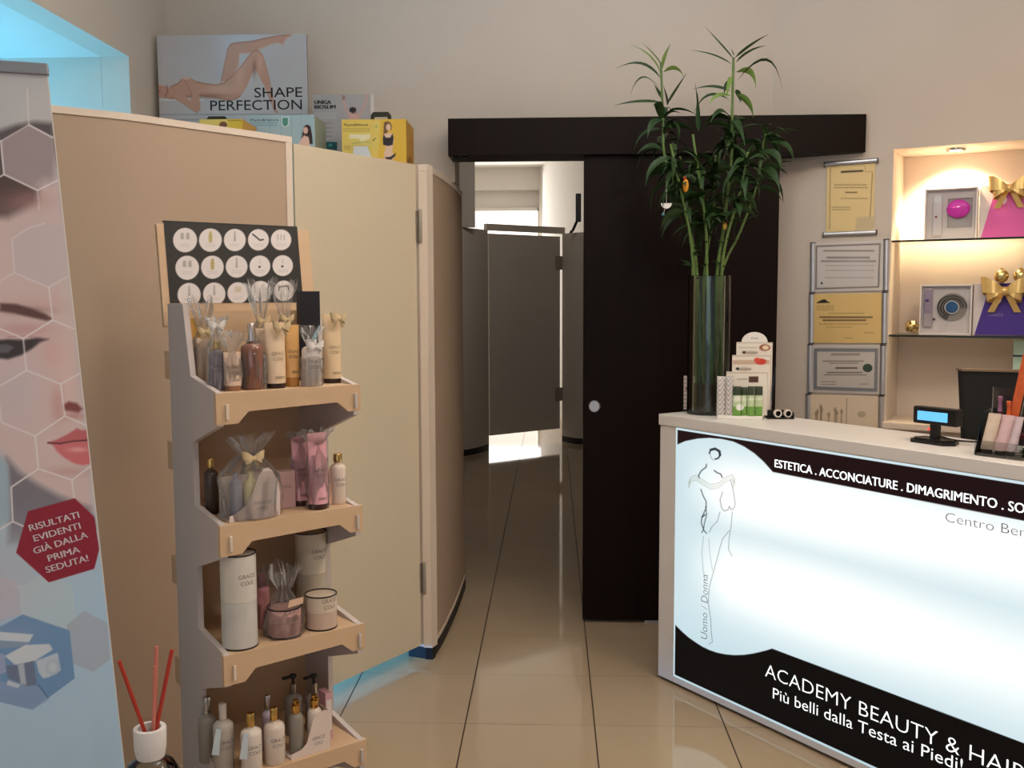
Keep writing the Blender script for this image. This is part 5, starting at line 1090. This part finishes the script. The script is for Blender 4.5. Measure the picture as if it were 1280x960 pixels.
MB().prism([(-r*.1, h*.44), (r*.9, h*.44), (r*.9, h*.62), (r*.2, h*.5)], -.0126, -.0121).build('blue_print', pm((120, 180, 206), .45), o)
for x, yt, m, sd, lab in ((324, 352, .16, 11, 'tall clear foil gift bag with beige filling, left one at the back'), (354, 350, .17, 12, 'tall clear foil gift bag with beige filling, right one at the back'), (252, 372, .20, 15, 'clear foil gift bag at the back left of the top shelf')):
    lx_, r, h, z = geom(x, yt, 26, m, 0); o = product('gift_bag', lab, 'gift bag', lx_, m, z)
    MB().box((-r*.8, -.014, .0005), (r*.8, .014, h*.55), .004).build('filling', pm((214, 190, 166), .5), o); wrap(o, r, h*.60, h, .9, .7, sd)
    ribbon_bow(o, np.array(o.location) + UP*h*.62 - SM*.014, .018, GB_, SE, -SM)
# second shelf
bottle('dark slim bottle with gold cap at the second shelf left end', 263, 573, 17, .15, 1, (72, 58, 50), (206, 170, 104), .80, .5, text=False)
lx_, r, h, z = geom(311, 560, 66, .05, 1); o = product('gift_carton', 'white curved carton of bath gifts under crumpled clear foil', 'gift box', lx_, .05, z)
cut_ = [(-r, 0), (r*.96, 0), (r*.98, .055), (r*.9, .085), (r*.72, .11), (r*.55, .12), (r*.35, .118), (r*.12, .10), (-r*.1, .062), (-r*.35, .036), (-r*.7, .020), (-r, .014)]
MB().prism(cut_, -.030, -.0288).build('front_panel', pm((222, 204, 196), .5), o); k = MB(); k.box((-r, -.0287, 0), (r*.96, .028, .004)); k.prism([(-.0287, .004), (.028, .004), (.028, .105), (-.0287, .055)], r*.94, r*.96, ax='yz'); k.box((-r, .027, .004), (r*.96, .028, .10)); k.build('tray', pm((214, 196, 186), .5), o)
k = MB(); write(k, 'GRACE', (-r*.06, -.0304, .034), (r*.62, -.0304, .034), UP, .0085, 0, -.006); write(k, 'COLE', (r*.06, -.0304, .020), (r*.5, -.0304, .020), UP, .0085, 0, -.006); k.build('lettering', INKD, o)
MB().lathe([(.0145, .0045), (.0150, .006), (.0150, .088), (.006, .096), (.006, .112), (1e-5, .112)], 24, c=(-.034, .002, 0)).build('silver_bottle', pm((150, 150, 164), .25), o); MB().lathe([(.018, .0045), (.018, .082), (.007, .094), (.007, .11), (1e-5, .11)], 24, c=(.004, .005, 0)).build('cream_bottle', pm((220, 206, 156), .4), o); MB().lathe([(.016, .0045), (.016, .090), (.008, .1), (.008, .114), (1e-5, .114)], 24, c=(.039, .004, 0)).build('white_bottle', pm((224, 214, 210), .4), o)
wrap(o, r*1.02, .128, .20, .62, .62, 21, neck=.145); ribbon_bow(o, np.array(o.location) + UP*.146 - SM*.02, .026, GB_, SE, -SM)
lx_, r, h, z = geom(354, 588, 24, .10, 1); o = product('pink_box', 'pink card box behind the two pink tubes', 'box', lx_, .10, z); MB().box((-r, -.016, 0), (r, .016, h), .001).build('box', pm((206, 168, 164), .5), o)
k = MB(); write(k, 'COLE', (-r*.5, -.0164, h*.55), (r*.5, -.0164, h*.55), UP, .008, 0, -.006); k.build('lettering', INKD, o)
o = squeeze_tube('pink tube with dark cap, left of the two on the second shelf', 374, 545, 20, .10, 1, (220, 160, 166), (62, 34, 32), .014); wrap(o, .021, .15, .19, 1.2, .8, 31)
o = squeeze_tube('pink tube with dark cap, right of the two on the second shelf', 396, 541, 24, .035, 1, (226, 166, 174), (62, 34, 32), .014); wrap(o, .024, .15, .20, 1.2, .8, 33)
squeeze_tube('thin peach tube between the pink tubes and white bottle', 411, 586, 10, .065, 1, (226, 186, 164), (220, 180, 158), .006, False)
bottle('white bottle with gold cap at the second shelf right end', 422, 567, 20, .06, 1, (226, 206, 190), (212, 176, 108), .80, .52)
# third shelf
tin('tall white tin with black rims at the third shelf left', 297, 690, 43, .045, 2, (222, 214, 202), (216, 212, 204))
lx_, r, h, z = geom(325, 722, 20, .15, 2); o = bottle('dusky pink bottle in clear foil behind the tall white tin', 327, 718, 18, .14, 2, (206, 140, 144), (206, 140, 144), .8, .5, capm=0, text=False); wrap(o, .02, .075, .155, 1.1, .8, 41)
o, r, h = tin('short pink tin wrapped in clear foil on the third shelf', 355, 757, 41, .05, 2, (222, 174, 166), (216, 166, 160)); wrap(o, r*1.04, h*.97, h+.105, .7, .95, 43, neck=h+.030)
MB().prism([(-.01, 0), (.03, .004), (.032, .020), (-.006, .018)], -.001, 0, M=Matrix.Translation((.004, -r*.85, h+.004))).build('gift_card', pm((226, 188, 160), .5), o)
tin('short cream tin with black rims at the third shelf right', 401, 741, 39, .045, 2, (222, 204, 182), (216, 188, 166))
tin('tall cream tin standing behind the short cream tin', 388, 663, 38, .17, 2, (214, 200, 178), (196, 182, 160))
# fourth shelf
bottle('grey bottle with chrome and black cap at the fourth shelf left end', 258, 871, 22, .14, 3, (150, 142, 130), (190, 186, 180), .72, .42, text=False)
bottle('pale bottle with hanging white tag second on the fourth shelf', 278, 879, 25, .075, 3, (186, 178, 168), (206, 194, 184), .74, .36, capm=0, tagc=(206, 222, 230))
bottle('white lotion bottle with gold cap and left hanging tag', 313, 891, 26, .025, 3, (224, 212, 200), (212, 172, 98), .74, .36, tagc=(206, 218, 226))
bottle('white lotion bottle with gold cap beside the lilac one', 342, 884, 26, .03, 3, (222, 206, 192), (212, 172, 98), .74, .36)
bottle('slim lilac bottle with chrome cap behind the lotion bottles', 334, 869, 15, .10, 3, (186, 170, 184), (206, 198, 192), .72, .5, text=False)
lx_, r, h, z = geom(383, 884, 54, .03, 3); o = product('bath_gift_carton', 'white curved carton holding two gold pump bottles on the fourth shelf', 'gift box', lx_, .035, z)
cut_ = [(-r, 0), (r, 0), (r, .10), (r*.9, .102), (r*.72, .104), (r*.55, .104), (r*.3, .10), (r*.12, .085), (-r*.02, .06), (-r*.2, .032), (-r*.45, .020), (-r, .014)]
MB().prism(cut_, -.026, -.0248).build('front_panel', pm((224, 206, 194), .5), o); k = MB(); k.box((-r, -.0247, 0), (r, .024, .004)); k.box((r-.0012, -.0247, .004), (r, .024, .10)); k.build('tray', pm((214, 196, 184), .5), o)
k = MB(); write(k, 'GRACE', (r*.08, -.0264, .034), (r*.72, -.0264, .034), UP, .0085, 0, -.006); write(k, 'COLE', (r*.18, -.0264, .020), (r*.6, -.0264, .020), UP, .0085, 0, -.006); k.build('lettering', INKD, o)
for x_, c_, nm in ((-r*.5, (140, 132, 120), 'grey_pump_bottle'), (r*.45, (222, 206, 192), 'white_pump_bottle')):
    bt_ = MB().lathe([(.018, .0045), (.0185, .006), (.0185, .095), (.014, .104), (.009, .107)], 26, c=(x_, 0, 0)).build(nm, pm(c_, .3), o); k = MB().lathe([(.0095, .1072), (.0105, .109), (.0105, .128), (.004, .129), (.004, .134), (.008, .135), (.008, .140), (1e-5, .140)], 20, c=(x_, 0, 0)); k.box((x_-.004, -.022, .134), (x_+.004, 0, .139), .002); k.build('gold_pump', pm((214, 170, 92), .25, 1), bt_)
bottle('grey bottle with black pump behind the white carton, left one', 366, 843, 23, .15, 3, (150, 140, 130), (26, 24, 24), .66, .36, pump=True, collar=(206, 200, 194), text=False)
bottle('grey bottle with black pump behind the white carton, right one', 392, 843, 23, .14, 3, (160, 148, 138), (26, 24, 24), .66, .36, pump=True, collar=(206, 200, 194), text=False)
lx_, r, h, z = geom(407, 866, 9, .06, 3); o = product('slim_pink_box', 'slim pink box at the fourth shelf right end', 'box', lx_ + .006, .075, z); MB().box((-r, -.02, 0), (r, .02, h), .001).build('box', pm((206, 158, 166), .5), o); MB().prism([(-r*.8, h*.2), (r*.8, h*.2), (r*.8, h*.85), (-r*.8, h*.85)], -.0206, -.0201).build('label', pm((226, 214, 210), .5), o)

# ================================================================== reed diffuser on its little table
dY = 1.9; dc = at_y(187, 906, dY); zt_ = .42
tb = thing('side_table', 'small round white side table under the reed diffuser', 'table', (dc[0], dY, 0))
MB().lathe([(1e-5, zt_-.02), (.105, zt_-.02), (.11, zt_-.017), (.11, zt_-.003), (.107, zt_), (1e-5, zt_)], 40).build('tabletop', WHITEP, tb); MB().lathe([(.02, .02), (.02, zt_-.0202)], 20).build('post', WHITEP, tb); MB().lathe([(1e-5, 0), (.095, 0), (.095, .010), (.03, .0199), (1e-5, .0199)], 36).build('base', WHITEP, tb)
df = thing('reed_diffuser', 'glass reed diffuser with white collar and red reeds', 'diffuser', (dc[0], dY, zt_))
zc0 = at_y(187, 946, dY)[2]-zt_; zc1 = at_y(187, 909, dY)[2]-zt_; R_ = .0325
MB().lathe([(1e-5, .0005), (.050, 0), (.055, .006), (.056, max(zc0-.035, .02)), (.045, max(zc0-.014, .03)), (.022, zc0+.001)], 36).build('glass', GLASS, df)
MB().lathe([(1e-5, .004), (.050, .004), (.051, max(zc0-.05, .012)), (1e-5, max(zc0-.05, .012))], 30).build('perfume_oil', film('pink_oil', (226, 170, 160), 1.3, .05, .03), df)
MB().lathe([(.0245, zc0), (.0275, zc0+.001), (.0315, zc0+.02), (R_, zc1-.003), (R_-.001, zc1), (R_-.010, zc1), (R_-.011, zc1-.01), (R_-.011, zc0+.004), (.0245, zc0)], 40).build('collar', mat('white_ceramic', (224, 220, 216), .4), df)
REED = noisy('red_reed', (186, 62, 46), (160, 44, 34), 30, .5); REEDP = noisy('pale_red_reed', (206, 130, 112), (190, 108, 92), 30, .5)
for (xa, ya), (xb, yb_), dy0, dy1, m_ in (((180, 912), (149, 826), -.008, -.03, REED), ((192, 908), (194, 833), .0, .01, REEDP), ((193, 908), (195.5, 808), .006, .02, REEDP), ((196, 908), (215, 812), .004, .03, REED)):
    a = at_y(xa, ya, dY+dy0); e = at_y(xb, yb_, dY+dy1); d = (a-e)/np.linalg.norm(a-e); MB().tube([a + d*.05, e], .0042, 8).build('reed', m_, df, True)
